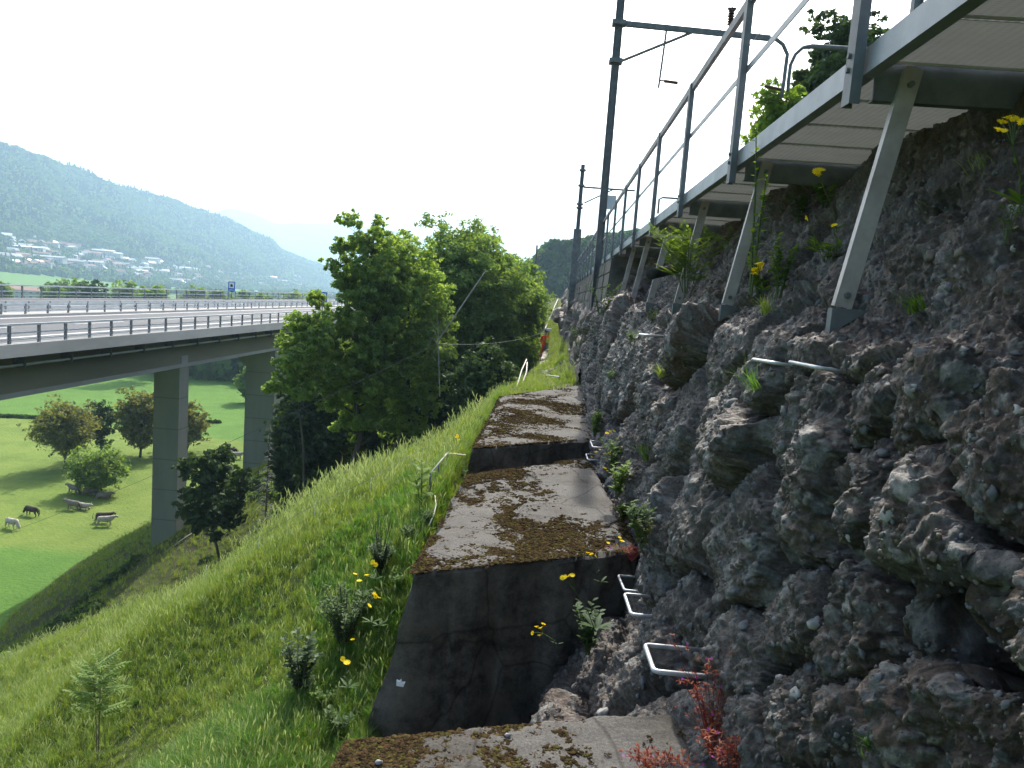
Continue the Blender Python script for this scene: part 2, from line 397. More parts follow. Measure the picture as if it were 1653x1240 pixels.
# shade painted over bare soil on the bank under the viaduct, albedo attribute
earth = (sm(UU, 20, 27)*(1-sm(UU, 46, 50)))*sm(fbm(UU*.15, YY*.15, UU*0, 4, 21), -.2, .5)*(1-sm(YY, 95, 120))
a = me.attributes.new('v', 'FLOAT', 'POINT'); a.data.foreach_set('value', earth.ravel().astype(np.float32))
nt_ = M['slope'].node_tree; p_ = [n for n in nt_.nodes if n.type == 'BSDF_PRINCIPLED'][0]; src_ = p_.inputs['Base Color'].links[0].from_socket
at_ = N(nt_, 'ShaderNodeAttribute', attribute_name='v'); mx_ = N(nt_, 'ShaderNodeMix', data_type='RGBA')
L(nt_, at_.outputs['Fac'], mx_.inputs['Factor']); L(nt_, src_, mx_.inputs['A']); mx_.inputs['B'].default_value = (.05, .055, .028, 1); L(nt_, mx_.outputs['Result'], p_.inputs['Base Color'])
tag(link('grass_slope', me, M['slope']), kind='structure')

# valley floor + far hill, one wide sheet
RIDGE = [(-500, 60), (-200, 150), (0, 237), (71, 257), (98, 271), (149, 288), (195, 303), (225, 311), (305, 338), (342, 348), (390, 370), (437, 391), (451, 404), (474, 415), (508, 428), (532, 440), (600, 470)]
RA, RE = [], []
for px, py in RIDGE:
    d = ray(px, py); RA.append(math.atan2(d[0], d[1])); RE.append(d[2]/math.hypot(d[0], d[1]))
RA, RE = np.array(RA), np.array(RE)
def ridge_r(a): return np.interp(a, RA, np.linspace(2500, 3900, len(RA)))
def hill(X, Y):
    r = np.hypot(X, Y); a = np.arctan2(X, Y); R = ridge_r(a); e = np.interp(a, RA, RE, right=-.05)
    r0 = np.interp(a, [RA[2], RA[6], RA[-2]], [1330, 1650, 2600])
    zr = np.maximum(e*R-6, FLOOR)
    t = np.clip((r-r0)/(R-r0), 0, 1.6)
    up = np.where(t < 1, .16*t+.84*t**1.7, 1-(t-1)*1.3)
    z = FLOOR+(zr-FLOOR)*np.maximum(up, 0)
    z = z+sm(t, .1, .5)*(1-sm(t, .75, 1.0))*28*fbm(X/420, Y/420, X*0, 4, 31)
    z = z+sm(t, .6, 1.0)*7*fbm(X/90, Y/90, X*0, 3, 41)
    return z
def valley(X, Y):
    r = np.hypot(X, Y); return np.where(r > 1200, hill(X, Y), FLOOR)
Af = np.linspace(RA[0], .9, 260); Rf = np.concatenate([np.linspace(20, 1200, 40), np.linspace(1220, 5200, 200)])
AA, RR = np.meshgrid(Af, Rf); Xf, Yf = RR*np.sin(AA), RR*np.cos(AA)
Zf = valley(Xf, Yf)
tag(link('valley_meadow', grid_mesh('valley_meadow', Xf, Yf, Zf), M['meadow']), kind='structure')
# base sheet to the horizon
mb = MB(); mb.box(-14000, 14000, -600, 14000, FLOOR-6, FLOOR-1.2)
tag(mb.build('valley_ground', M['meadow']), kind='structure')
# far pale ridge
FR = [(150, 400), (300, 352), (342, 347), (369, 340), (407, 345), (451, 359), (508, 361), (556, 359), (640, 372), (700, 395), (760, 425), (860, 470), (960, 482), (1100, 490)]
FA = [math.atan2(*ray(*q)[:2]) for q in FR]; FE = [ray(*q)[2]/math.hypot(*ray(*q)[:2]) for q in FR]
Aq = np.linspace(FA[0], FA[-1], 200); Rq = np.linspace(5600, 10500, 60); AA, RR = np.meshgrid(Aq, Rq); Xf, Yf = RR*np.sin(AA), RR*np.cos(AA)
t = (RR-5600)/2900
Zf = -34+(np.interp(AA, FA, FE)*8500+34)*np.where(t < 1, np.clip(t, 0, 1)**1.2, 1-(t-1)*.8)+sm(t, .1, .5)*30*fbm(Xf/500, Yf/500, Xf*0, 5, 77)
M['far_forest'] = mat('far_forest', (.03, .055, .02), (.05, .085, .03), scale=.004, rough=1, bump=0)
tag(link('far_mountain', grid_mesh('far_mountain', Xf, Yf, Zf), M['far_forest']), kind='structure')

# ---------------------------------------------------------------- tree crowns for far woods (stuff)
def lump(seed, sub=2, amp=.35, k=1.6):
    import bmesh
    bm = bmesh.new(); bmesh.ops.create_icosphere(bm, subdivisions=sub, radius=1)
    P = np.array([v.co[:] for v in bm.verts]); n = fbm(P[:, 0]*k+seed*7, P[:, 1]*k, P[:, 2]*k, 3, seed)
    P = P*(1+amp*n)[:, None]
    F = np.array([[v.index for v in f.verts] for f in bm.faces]); bm.free(); return P, F
def leafquads(C, size, nrm=None, rng=RNG, aspect=1.5, v=None, bend=0):
    """quads of random orientation at centres C"""
    n = len(C); a = rng.normal(size=(n, 3))
    if nrm is not None: a = a*.55+nrm
    a /= np.linalg.norm(a, axis=1)[:, None]+1e-9
    b = rng.normal(size=(n, 3)); b -= (b*a).sum(1)[:, None]*a; b /= np.linalg.norm(b, axis=1)[:, None]+1e-9
    c = np.cross(a, b); s = size*(.6+.8*rng.random(n)); s = s[:, None]
    V = np.stack([C-b*s*.5*aspect, C+c*s*.4, C+b*s*.5*aspect, C-c*s*.4], 1).reshape(-1, 3)
    F = np.arange(4*n).reshape(n, 4); vv = np.repeat(v if v is not None else rng.random(n), 4)
    return V, F, vv
def crown_source(seed, nleaf, size, shape=(1, 1, 1), material=None, cone=False):
    rng = np.random.default_rng(seed)
    k = 26; cc = rng.normal(size=(k, 3)); cc /= np.linalg.norm(cc, axis=1)[:, None]; cc *= (.45+.35*rng.random(k))[:, None]
    which = rng.integers(0, k, nleaf); off = rng.normal(size=(nleaf, 3)); off /= np.linalg.norm(off, axis=1)[:, None]
    P = cc[which]+off*(.26+.13*rng.random((nleaf, 1)))
    if cone:
        h = rng.random(nleaf)**1.4; th = rng.random(nleaf)*6.28; rad = (1-h)*.55*(.6+.4*np.sin(h*60))*(.8+.3*rng.random(nleaf))
        P = np.stack([rad*np.cos(th), rad*np.sin(th), h*2.6-1], 1)
    P = P*np.array(shape); nr = P/np.linalg.norm(P, axis=1)[:, None]
    V, F, v = leafquads(P, size, nr, rng, 1.3)
    v = np.clip(.5+.5*np.repeat(rng.normal(size=k)[which] if not cone else rng.normal(size=nleaf)*.5, 4)*.5+.25*(v-.5), 0, 1)
    return source('crown', npmesh('crown', V, F, v=v), material or M['leaf_tree'])
M['wood_far'] = leafmat('far_wood_leaf', (.02, .055, .016), (.10, .17, .04), trans=.35, attr=False, gloss=0)
WS = [crown_source(100+i, 260, .42, (1, 1, 1.1), M['wood_far']) for i in range(3)]+[crown_source(110, 220, .34, (1, 1, 1), M['wood_far'], cone=True)]
M['wood_dark'] = leafmat('conifer_wood_leaf', (.012, .03, .014), (.03, .06, .02), trans=.15, attr=False, gloss=0); M['wood_light'] = leafmat('light_wood_leaf', (.10, .17, .04), (.16, .24, .06), trans=.35, attr=False, gloss=0)
WH = WS[:3]+[crown_source(111, 220, .34, (1, 1, 1), M['wood_dark'], cone=True), crown_source(112, 260, .42, (1, 1, 1.1), M['wood_dark']), crown_source(113, 260, .42, (1, 1, 1), M['wood_light'])]
rng = np.random.default_rng(3)
n = 75000; a = RA[1]+(RA[-1]-RA[1])*rng.random(n); R = ridge_r(a); r0 = np.interp(a, [RA[2], RA[6], RA[-2]], [1330, 1650, 2600])
t = rng.random(n)**.8*1.05; r = r0+(R-r0)*t; X, Y = r*np.sin(a), r*np.cos(a)
town_t = np.interp(a, [RA[2], RA[8], RA[-1]], [.26, .12, .05])
clear = fbm(X/260, Y/260, X*0, 3, 55)
gp = onY(150, 322, 1); ga = math.atan2(gp.x, 1.0)
keep = (t > .0)
ZZ0 = hill(X, Y); qx, qy = pix(X, Y, ZZ0)
lo = np.interp(qx, [-60, 0, 100, 180, 280, 400, 520], [370, 378, 394, 412, 427, 445, 455]); wob = 5*fbm(X/90, Y/90, X*0, 3, 12)
intown = ~(qy < lo+wob); keep &= ~intown | (rng.random(n) < .30) | (fbm(X/70, Y/70, X*0, 2, 14) > .42)
keep &= ~((np.abs(qx-130) < 48) & (np.abs(qy-319-.42*(qx-130)) < 7+7*clear)) | (rng.random(n) < .1)
keep &= ~((qx > -80) & (qx < 215) & (qy > 441+.1*(qx-30)) & (qy < 475))
X, Y, t, it_ = X[keep], Y[keep], t[keep], intown[keep]; Z = hill(X, Y); sc = (7+7*rng.random(len(X)))*np.where(it_, .5, 1)
sel = fbm(X/230, Y/230, X*0, 4, 66)+.5*(rng.random(len(X))-.5); pk = np.where(sel < -.25, 3+(rng.random(len(X)) < .4), np.where(sel > .3, 5, rng.integers(0, 3, len(X))))
scatter('hill_forest', np.stack([X, Y, Z+sc*.5], 1), np.stack([0*X, 0*X, rng.random(len(X))*6.28], 1), np.stack([sc, sc, sc*1.15], 1), WH, label='dense mixed forest covering the hazy valley hillside', pick=pk)
# woods of the valley floor round the town
n = 3800; a = RA[1]+(RA[-1]+.1-RA[1])*rng.random(n); r = 900+1500*rng.random(n)**1.0; X, Y = r*np.sin(a), r*np.cos(a)
nn = fbm(X/160, Y/160, X*0, 3, 90); inf = (r > 1180) | (nn > .55)
pf = onZ(110, 455, FLOOR)
fld = (np.abs(X-pf.x) < 190) & (np.abs(Y-pf.y) < 170)
qx, qy = pix(X, Y, valley(X, Y)); fld |= (qx > -80) & (qx < 225) & (qy > 441+.1*(qx-30)) & (qy < 480)
k = (nn > -.05) & inf & ~fld; X, Y = X[k], Y[k]; sc = 4+4*rng.random(len(X))
scatter('valley_trees', np.stack([X, Y, valley(X, Y)+sc*.6], 1), np.stack([0*X, 0*X, rng.random(len(X))*6.28], 1), sc, WS[:3], label='bushy trees scattered among the town in the hazy valley')
# dark wood at the far edge of the meadow, seen under the viaduct
n = 900; X = -128+120*rng.random(n); Y = 240+(rng.random(n)**1.2)*90-.12*(X+128); sc = 4+3.5*rng.random(n)
scatter('meadow_edge_wood', np.stack([X, Y, FLOOR+sc*.8], 1), np.stack([0*X, 0*X, rng.random(n)*6.28], 1), np.stack([sc, sc, sc*1.2], 1), WS[:3], label='dark wood along the far end of the meadow behind the viaduct piers')
# ---------------------------------------------------------------- town houses
M['hwall'] = mat('house_render', (.30, .29, .27), (.45, .43, .40), scale=.02, rough=.9, bump=0)
M['hroof'] = mat('house_roof_tile', (.16, .08, .06), (.26, .16, .12), scale=.02, rough=.9, bump=0)
M['hroof2'] = mat('house_roof_grey', (.2, .2, .21), (.42, .42, .43), scale=.02, rough=.8, bump=0)
M['metalroof'] = mat('white_roof_sheet', (.6, .6, .58), (.7, .7, .68), scale=.05, rough=.4, bump=0)
def house_meshes(w, d, h, rh):
    a = MB(); a.box(-w/2, w/2, -d/2, d/2, 0, h)
    b = MB(); e = .6
    b.add([(-w/2-e, -d/2-e, h+.003), (w/2+e, -d/2-e, h+.003), (w/2+e, d/2+e, h+.003), (-w/2-e, d/2+e, h+.003), (-w/2-e, 0, h+rh), (w/2+e, 0, h+rh)],
          [(0, 1, 5, 4), (2, 3, 4, 5), (0, 4, 3), (1, 2, 5), (0, 3, 2, 1)])
    wn = MB()
    for fl in range(max(1, int(h/3))):
        for k in range(int(w/3)):
            x = -w/2+1.5+k*3; wn.box(x-.6, x+.6, -d/2-.05, -d/2+.02, fl*3+1, fl*3+2.3)
    return a.mesh('house_walls'), b.mesh('house_roof'), wn.mesh('house_windows')
HM = [house_meshes(12, 10, 6, 4), house_meshes(15, 11, 7, 4.5), house_meshes(26, 12, 9, 2.5), house_meshes(44, 14, 9, 2), house_meshes(11, 9, 5, 4)]
def add_house(p, k, rz, label, group, roof, cat='house', name='house'):
    o = empty(name, p, label, cat, group, rz)
    for me_, nm, mt in ((HM[k][0], 'wall', M['hwall']), (HM[k][1], 'roof', roof), (HM[k][2], 'window', M['rail'])):
        c = bpy.data.objects.new(nm, me_); COL.objects.link(c); c.parent = o
        if not me_.materials: me_.materials.append(None)
        c.material_slots[0].link = 'OBJECT'; c.material_slots[0].material = mt
        if nm == 'window': c['kind'] = 'stuff'
    return o
rng = np.random.default_rng(11)
def at_valley(px, py):
    d = ray(px, py); d = d/np.hypot(d[0], d[1]); T = np.linspace(700, 4200, 3500); P = d[None]*T[:, None]
    z = np.where(T > 1200, hill(P[:, 0], P[:, 1]), FLOOR); b = np.nonzero(P[:, 2] < z)[0]
    i = b[0] if len(b) else 1500
    return Vector((P[i, 0], P[i, 1], z[i]))
cnt = 0; tries = 0
while cnt < 150 and tries < 3000:
    tries += 1
    px = rng.random()*520; lo = np.interp(px, [0, 100, 180, 280, 400, 520], [378, 392, 412, 425, 440, 452]); hi = np.interp(px, [0, 130, 280, 520], [436, 440, 462, 468])
    if rng.random() > np.interp(px, [0, 250, 330, 520], [1, 1, .45, .35]): continue
    py = lo+(hi-lo)*rng.random(); p = at_valley(px, py)
    k = rng.choice([0, 1, 2, 4, 2, 1]); rf = [M['hroof'], M['hroof'], M['hroof2'], M['hroof2'], M['metalroof']][rng.integers(0, 5)]
    add_house(p, k, rng.random()*3.1, 'small house with a %s roof in the hazy town below the hill' % {'house_roof_tile': 'red tiled', 'house_roof_grey': 'grey', 'white_roof_sheet': 'pale sheet metal'}[rf.name], 'houses of the town across the valley', rf).scale = (1.2, 1.2, 1.2); cnt += 1
for px, py, k, rz, lab, rf in [
    (40, 408, 3, .3, 'long low building with a pale roof at the left edge of the town', M['metalroof']),
    (160, 412, 3, .15, 'long white roofed hall in the middle of the town, upper one of the bright row', M['metalroof']),
    (172, 416, 3, .15, 'long white roofed hall in the middle of the town, lower one of the bright row', M['metalroof']),
    (150, 432, 2, .2, 'flat block with a bright end wall just above the light green field', M['hroof2']),
    (198, 434, 2, -.2, 'block with a bright end wall right of the light green field', M['hroof2']),
    (235, 424, 3, .1, 'large grey hall at the right of the bright roofs in the town', M['hroof2']),
    (75, 424, 3, .1, 'long grey works building above the left end of the light green field', M['hroof2']),
    (110, 430, 3, .1, 'long works building above the middle of the light green field', M['hroof2'])]:
    o = add_house(at_valley(px, py), k, rz, lab, None, rf, 'building', 'town_building'); o.scale = (1.6, 1.2, 1.3)
pb = onZ(18, 462, FLOOR)
o = add_house((pb.x*.62, pb.y*.62, FLOOR), 3, .5, 'large brown roofed barn behind the far parapet at the left edge', None, M['hroof'], 'barn', 'barn'); o.scale = (1.6, 2, 1.2)

# ---------------------------------------------------------------- viaduct
via = empty('viaduct', (-38, 60, -20), 'long concrete motorway viaduct on tall piers crossing the meadow', 'viaduct')
def vpart(mb, name, material, parent=via, smooth=False):
    o = mb.build(name, material, None, smooth); o.parent = parent
    o.matrix_parent_inverse = Matrix.Translation(-parent_loc(parent)); return o
def parent_loc(p):
    l = Vector((0, 0, 0))
    while p is not None:
        l = l+p.location; p = p.parent
    return l
Y0, Y1 = -10.0, 250.0
NX, FX, MX = -27.0, -49.0, -38.5
def dz(x): return -4.30+(x-NX)*(-.036)          # deck height with cross fall
mb = MB(); mb.extrude([(NX-.55, dz(NX)), (NX-.55, dz(NX)-.28), (FX+.55, dz(FX)-.28), (FX+.55, dz(FX))], Y0, Y1); vpart(mb, 'road_deck', M['asphalt'])
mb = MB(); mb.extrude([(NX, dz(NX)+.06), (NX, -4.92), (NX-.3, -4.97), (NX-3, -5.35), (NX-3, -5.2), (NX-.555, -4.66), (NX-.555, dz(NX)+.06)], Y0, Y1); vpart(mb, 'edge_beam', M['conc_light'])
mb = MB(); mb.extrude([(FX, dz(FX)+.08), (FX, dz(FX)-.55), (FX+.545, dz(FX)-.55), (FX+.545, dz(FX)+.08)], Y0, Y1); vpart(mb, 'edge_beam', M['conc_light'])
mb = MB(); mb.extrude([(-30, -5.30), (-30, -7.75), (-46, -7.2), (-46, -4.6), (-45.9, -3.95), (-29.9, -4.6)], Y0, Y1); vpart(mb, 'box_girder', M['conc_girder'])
mb = MB(); mb.extrude([(-29.93, -7.45), (-29.93, -7.753), (-30.05, -7.753), (-30.05, -7.45)], Y0, Y1); vpart(mb, 'girder_edge', M['conc_light'])
mb = MB()
for dxx in (0.5, 1.2): mb.tube([(NX-1.2-dxx*.5, Y0, -5.55-dxx*.12), (NX-1.2-dxx*.5, Y1, -5.55-dxx*.12)], .07, 8)
pp = vpart(mb, 'pipe', M['rail_light'])
mb = MB()
y = Y0+1
while y < 200: mb.box(NX-2.0, NX-1.3, y-.05, y+.05, -5.8, -5.15); y += 4
vpart(mb, 'pipe_hanger', M['galv_dark'])
mb = MB()
for x, w in ((NX-2.2, .18), (MX+1.9, .18), (MX-1.9, .18), (FX+2.0, .18)):
    mb.box(x-w, x+w, Y0, Y1, dz(x)-.03, dz(x)+.018)
for x in (NX-5.8, FX+5.6):
    y = Y0
    while y < Y1: mb.box(x-.1, x+.1, y, y+6, dz(x)-.03, dz(x)+.016); y += 12
vpart(mb, 'road_marking', M['paint'])
mb = MB(); mb.box(MX-1.1, MX+1.1, Y0, Y1, dz(MX)-.1, dz(MX)+.10); vpart(mb, 'median_kerb', M['conc_light'])
# parapets: posts are parts, rails are parts
def parapet(x, zb, h, y0, y1, step, rails, postw, postm, railm):
    mb = MB(); mb.box(-postw/2, postw/2, -postw*.8, postw*.8, 0, h); pm = mb.mesh('post')
    y = y0
    while y < y1:
        o = link('post', pm, postm, via); o.location = Vector((x, y, zb))-via.location; y += step
    for zr, hh, ww in rails:
        mb = MB(); mb.box(x-ww/2, x+ww/2, y0-6, y1+6, zb+zr-hh/2, zb+zr+hh/2); vpart(mb, 'guard_rail', railm)
zN, zF = dz(NX)+.06, dz(FX)+.08
parapet(NX-.2, zN, .93, 29.7, 112, 2.2, [(.98, .10, .16), (.55, .08, .06), (.2, .06, .06)], .10, M['rail'], M['rail_light'])
parapet(FX+.2, zF, 1.15, 46, 160, 2.6, [(1.17, .12, .16), (.62, .10, .06), (.25, .05, .05)], .10, M['rail'], M['rail_light'])
for xx in (MX+.75, MX-.75):
    parapet(xx, dz(xx)+.1, .78, 40, 150, 2.4, [(.70, .18, .06), (.32, .14, .06)], .09, M['rail'], M['rail_light'])
# piers
def pier(y0, y1, x0, x1, zt, zb, flare):
    mb = MB(); mb.box(x0, x1, y0, y1, zb, zt-(2.0 if flare else .0))
    if flare:
        f = flare; z0 = zt-2.0
        vs = [(x0, y0, z0), (x1, y0, z0), (x1, y1, z0), (x0, y1, z0), (x0-f, y0-.2, zt-.7), (x1+.02, y0-.2, zt-.7), (x1+.02, y1+f, zt-.7), (x0-f, y1+f, zt-.7), (x0-f, y0-.2, zt), (x1+.02, y0-.2, zt), (x1+.02, y1+f, zt), (x0-f, y1+f, zt)]
        fs = []
        for a in (0, 4): fs += [(a+i, a+(i+1) % 4, a+4+(i+1) % 4, a+4+i) for i in range(4)]
        mb.add(vs, fs+[(8, 9, 10, 11)])
    return vpart(mb, 'pier', M['conc_pier'])
q0, q1 = onX(249, 640, -30), onX(287, 640, -30)
pier(59.4, 61.0, -32.15, -30.0, -7.76, -27, 0)
mb = MB(); mb.box(-31.4, -29.96, 59.6, 60.7, -7.755, -6.8); vpart(mb, 'bearing_block', M['conc_light'])
pier(80.9, 86.9, -33.3, -30.0, -7.76, -26, 1.6)
pier(10, 12, -33.0, -30.0, -7.76, -31, 0)
for yy in (110, 136, 162, 188): pier(yy, yy+5, -35.2, -30, -7.76, -36, 0)
# tunnel signs
def tunnel_sign(px, py, X, zb, label):
    c = onX(px, py, X); o = empty('tunnel_sign', (c.x, c.y, zb), label, 'road sign', None)
    w, h = 1.05, 1.55; zc = c.z-zb
    mb = MB(); mb.tube([(0, .06, 0), (0, .06, zc+.6)], .06, 8); mb.build('post', M['rail'], o)
    mb = MB(); mb.box(-w/2, w/2, -.03, .03, zc-h/2, zc+h/2); mb.build('panel', M['blue'], o)
    mb = MB(); mb.box(-w*.36, w*.36, -.04, -.031, zc-.22, zc+h/2-.14); mb.build('symbol_field', M['white'], o)
    mb = MB(); prof = [(-.2, zc-.02)]+[(.2*-math.cos(t), zc+.2+.2*math.sin(t)) for t in np.linspace(0, math.pi, 9)]+[(.2, zc-.02)]
    mb.add([(x, -.045, z) for x, z in prof], [tuple(range(len(prof)))]); mb.build('tunnel_symbol', M['black'], o)
    mb = MB()
    for k in range(5): mb.box(-.36+k*.15, -.27+k*.15, -.04, -.031, zc-.55, zc-.43)
    mb.build('distance_text', M['white'], o)
tunnel_sign(374, 463, FX+.45, dz(FX)+.0, 'blue tunnel sign with white square behind the far parapet')
tunnel_sign(521, 482, NX-.5, dz(NX)+.0, 'blue tunnel sign on the near road edge beside the ash tree')

# ---------------------------------------------------------------- trees
def limb_tree(mb, base, top, r, rng, nl, spread, z0f=.35, sub=2):
    """trunk and limbs; returns limb tips"""
    base, top = Vector(base), Vector(top); pts = []
    for i in range(7):
        t = i/6; p = base.lerp(top, t); p += Vector((rng.normal()*.02, rng.normal()*.02, 0))*(top-base).length*(t > 0); pts.append(p)
    mb.tube(pts, [r*(1-.85*i/6)+.005 for i in range(7)], 8)
    H = (top-base).length; tips = [top]
    for k in range(nl):
        t = z0f+(1-z0f)*k/nl*.95; p = base.lerp(top, t); i = min(int(t*6), 5); p = pts[i].lerp(pts[i+1], t*6-i)
        az = k*2.4+rng.random()*.8; ln = spread*(1.05-.55*abs(t-.6)/.6)*(.7+.5*rng.random()); rr = r*(1-.8*t)*.5
        d = Vector((math.cos(az), math.sin(az), .35+.5*rng.random())); d.normalize()
        a1 = p+d*ln*.5+Vector((0, 0, .06*ln)); a2 = p+d*ln+Vector((0, 0, .18*ln))
        mb.tube([p, a1, a2], [rr, rr*.6, rr*.2+.003], 6); tips.append(a2)
        for j in range(sub):
            q = p.lerp(a2, .35+.25*j); e = Vector((rng.normal(), rng.normal(), rng.random()*.8)).normalized()*ln*.45
            mb.tube([q, q+e], [rr*.35, .004+rr*.1], 5); tips.append(q+e)
    return tips
def tree(name, label, base, H, W, leaf=.14, nl=16, nleaf=24000, clump=.13, mat_=None, group=None, seed=1, trunk_r=None, z0=.25, lean=(0, 0), D=None, ucl=1.0, bare=0, cat='tree', elong=1.0, shell=None):
    rng = np.random.default_rng(seed); o = empty(name, base, label, cat, group)
    r = trunk_r or H*.022; mb = MB()
    top = Vector((lean[0], lean[1], H*.93)); tips = limb_tree(mb, (0, 0, -.3), top, r, rng, nl, W*.5*.8, z0)
    mb.build('trunk', M['bark'], o, True)
    D = D or W
    # clump centres: limb tips and a filled ellipsoid
    cc = [list(t) for t in tips]
    m = int(110*ucl)
    q = rng.normal(size=(m, 3)); q /= np.linalg.norm(q, axis=1)[:, None]; q *= (.45+.5*rng.random((m, 1)))
    zc = H*(z0+1)/2; q = q*np.array([W/2, D/2, H*(1-z0)/2*.98])+np.array([lean[0]*.5, lean[1]*.5, zc])
    warp = 1+.22*fbm(q[:, 0]/W*3, q[:, 1]/W*3, q[:, 2]/H*4+seed, 3, seed)
    q[:, :2] = q[:, :2]*warp[:, None]
    C0 = np.concatenate([np.array(cc), q]); cr0 = clump*W*(.6+.9*rng.random(len(C0))); cv0 = rng.random(len(C0))
    ks = 12; o2 = rng.normal(size=(len(C0)*ks, 3)); o2 /= np.linalg.norm(o2, axis=1)[:, None]; o2 *= np.repeat(cr0, ks)[:, None]*(.5+.75*rng.random((len(o2), 1))); o2[:, 2] = o2[:, 2]*.8+.1
    C = np.concatenate([C0, np.repeat(C0, ks, 0)+o2]); cr = np.concatenate([cr0*.45, np.repeat(cr0, ks)*(.2+.28*rng.random(len(o2)))]); cv = np.concatenate([cv0, np.clip(np.repeat(cv0, ks)+.25*rng.normal(size=len(o2)), 0, 1)])
    wt = cr**2; which = rng.choice(len(C), nleaf, p=wt/wt.sum())
    off = rng.normal(size=(nleaf, 3)); off /= np.linalg.norm(off, axis=1)[:, None]; off *= (rng.random((nleaf, 1))**.45)*cr[which][:, None]
    off[:, 2] *= .62*elong
    P = C[which]+off
    nr = off/(np.linalg.norm(off, axis=1)[:, None]+1e-6)*.6+np.array([0, 0, .6])
    V, F, v = leafquads(P, leaf, nr, rng, 1.5)
    v = np.clip(np.repeat(.15+.6*cv[which]+.3*rng.random(nleaf), 4), 0, 1)
    link('crown', npmesh('crown', V, F, v=v), mat_ or M['leaf_tree'], o)
    return o
def tree_px(name, label, px, Y, pytop, wpx, **kw):
    b = at_depth(px, Y); top = onY(px, pytop, Y); H = top.z-b.z; Wd = wpx/FPX*Y
    return tree(name, label, b, H, Wd, **kw)
for i, (px, Y, pt, w) in enumerate([(462, 60, 640, 60), (500, 62, 575, 90), (548, 64, 560, 100), (600, 60, 540, 110)]):
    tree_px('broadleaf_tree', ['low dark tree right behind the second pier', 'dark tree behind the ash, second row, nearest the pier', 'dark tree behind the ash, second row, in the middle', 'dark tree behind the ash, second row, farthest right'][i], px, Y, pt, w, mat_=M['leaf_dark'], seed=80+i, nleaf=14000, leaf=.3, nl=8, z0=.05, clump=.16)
G1 = 'trees of the steep wooded bank'
ta = tree_px('ash_tree', 'tall light green ash with feathery leaves, rising beside the end of the viaduct', 552, 37, 318, 150, mat_=M['leaf_ash'], seed=5, nleaf=88000, leaf=.115, nl=26, z0=.3, clump=.10, trunk_r=.19, lean=(1.0, 0), ucl=.85, elong=1.25)
tree_px('ash_tree', 'right hand fork of the feathery ash, leaning towards the dense dark tree', 640, 39, 368, 150, mat_=M['leaf_ash'], seed=6, nleaf=60000, leaf=.115, nl=20, z0=.28, clump=.12, trunk_r=.15, ucl=.8)
b_ = at_depth(505, 36)
tree_px('young_ash', 'low ash with loose branches reaching left over the viaduct parapet', 478, 34, 492, 120, mat_=M['leaf_ash'], seed=9, nleaf=26000, leaf=.11, nl=14, z0=.62, clump=.11, trunk_r=.09, ucl=.35)
tree_px('broadleaf_tree', 'broad dense tree right of the ash, against the white sky', 728, 48, 352, 205, seed=12, nleaf=82000, leaf=.15, nl=18, z0=.12, clump=.14, ucl=1.3)
tree_px('broadleaf_tree', 'round dense tree at the right end of the wooded bank, beside the grassy path', 808, 52, 402, 115, seed=14, nleaf=64000, leaf=.145, nl=14, z0=.03, clump=.15, ucl=1.3)
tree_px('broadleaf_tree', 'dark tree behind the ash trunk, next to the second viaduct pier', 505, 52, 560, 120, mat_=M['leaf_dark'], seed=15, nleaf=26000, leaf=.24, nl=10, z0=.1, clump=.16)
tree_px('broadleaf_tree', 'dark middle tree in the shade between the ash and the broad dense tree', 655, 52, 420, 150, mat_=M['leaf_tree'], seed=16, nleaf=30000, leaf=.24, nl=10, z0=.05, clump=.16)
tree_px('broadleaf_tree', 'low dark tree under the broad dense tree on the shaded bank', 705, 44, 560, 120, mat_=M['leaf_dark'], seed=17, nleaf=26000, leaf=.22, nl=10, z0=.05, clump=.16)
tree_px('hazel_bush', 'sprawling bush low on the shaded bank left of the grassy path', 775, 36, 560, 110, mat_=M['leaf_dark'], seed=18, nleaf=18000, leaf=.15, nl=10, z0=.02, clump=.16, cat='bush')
tree_px('hazel_bush', 'bright green bush at the edge of the path, left of the orange worker', 838, 47, 545, 46, mat_=M['leaf_fresh'], seed=19, nleaf=9000, leaf=.12, nl=8, z0=.02, clump=.2, cat='bush')
tree_px('hazel_bush', 'round bush beside the top of the grassy path, below the bare pole', 852, 66, 455, 60, mat_=M['leaf_tree'], seed=24, nleaf=14000, leaf=.18, nl=8, z0=.02, clump=.2, cat='bush')
tree_px('maple_tree', 'small dark wide tree standing in front of the nearer viaduct pier', 352, 47, 722, 132, mat_=M['leaf_dark'], seed=20, nleaf=7500, leaf=.26, nl=14, z0=.36, clump=.10, trunk_r=.12, ucl=.35, lean=(-.7, 0))
# dead conifer with drooping twigs
def dead_tree():
    b = at_depth(421, 25); top = onY(436, 690, 25); H = top.z-b.z; o = empty('dead_spruce', b, 'bare dead spruce with drooping silvery twigs in front of the second pier', 'dead tree')
    rng = np.random.default_rng(4); mb = MB(); t0 = Vector((top.x-b.x, 0, H)); mb.tube([(0, 0, -.3), t0*.5, t0], [.055, .04, .012], 7); mb.build('trunk', M['bark'], o)
    mb = MB()
    for k in range(130):
        t = .2+.8*rng.random(); az = rng.random()*6.28; l = (1.05-t)*1.25*(.6+.6*rng.random()); p = t0*t
        if t > .45: l *= .8
        d = Vector((math.cos(az), math.sin(az), 0)); a = p+d*l*.5+Vector((0, 0, .12*l)); e = p+d*l+Vector((0, 0, -.22*l)); mb.tube([p, a, e], [.012, .009, .004], 4, False)
        if t < .5:
            for j in range(9):
                q = p.lerp(e, rng.random()); q2 = q+Vector((rng.normal()*.14, rng.normal()*.14, -.1-.2*rng.random())); mb.tube([q, q2], [.005, .002], 3, False)
    mb.build('twigs', M['deadwood'], o)
dead_tree()
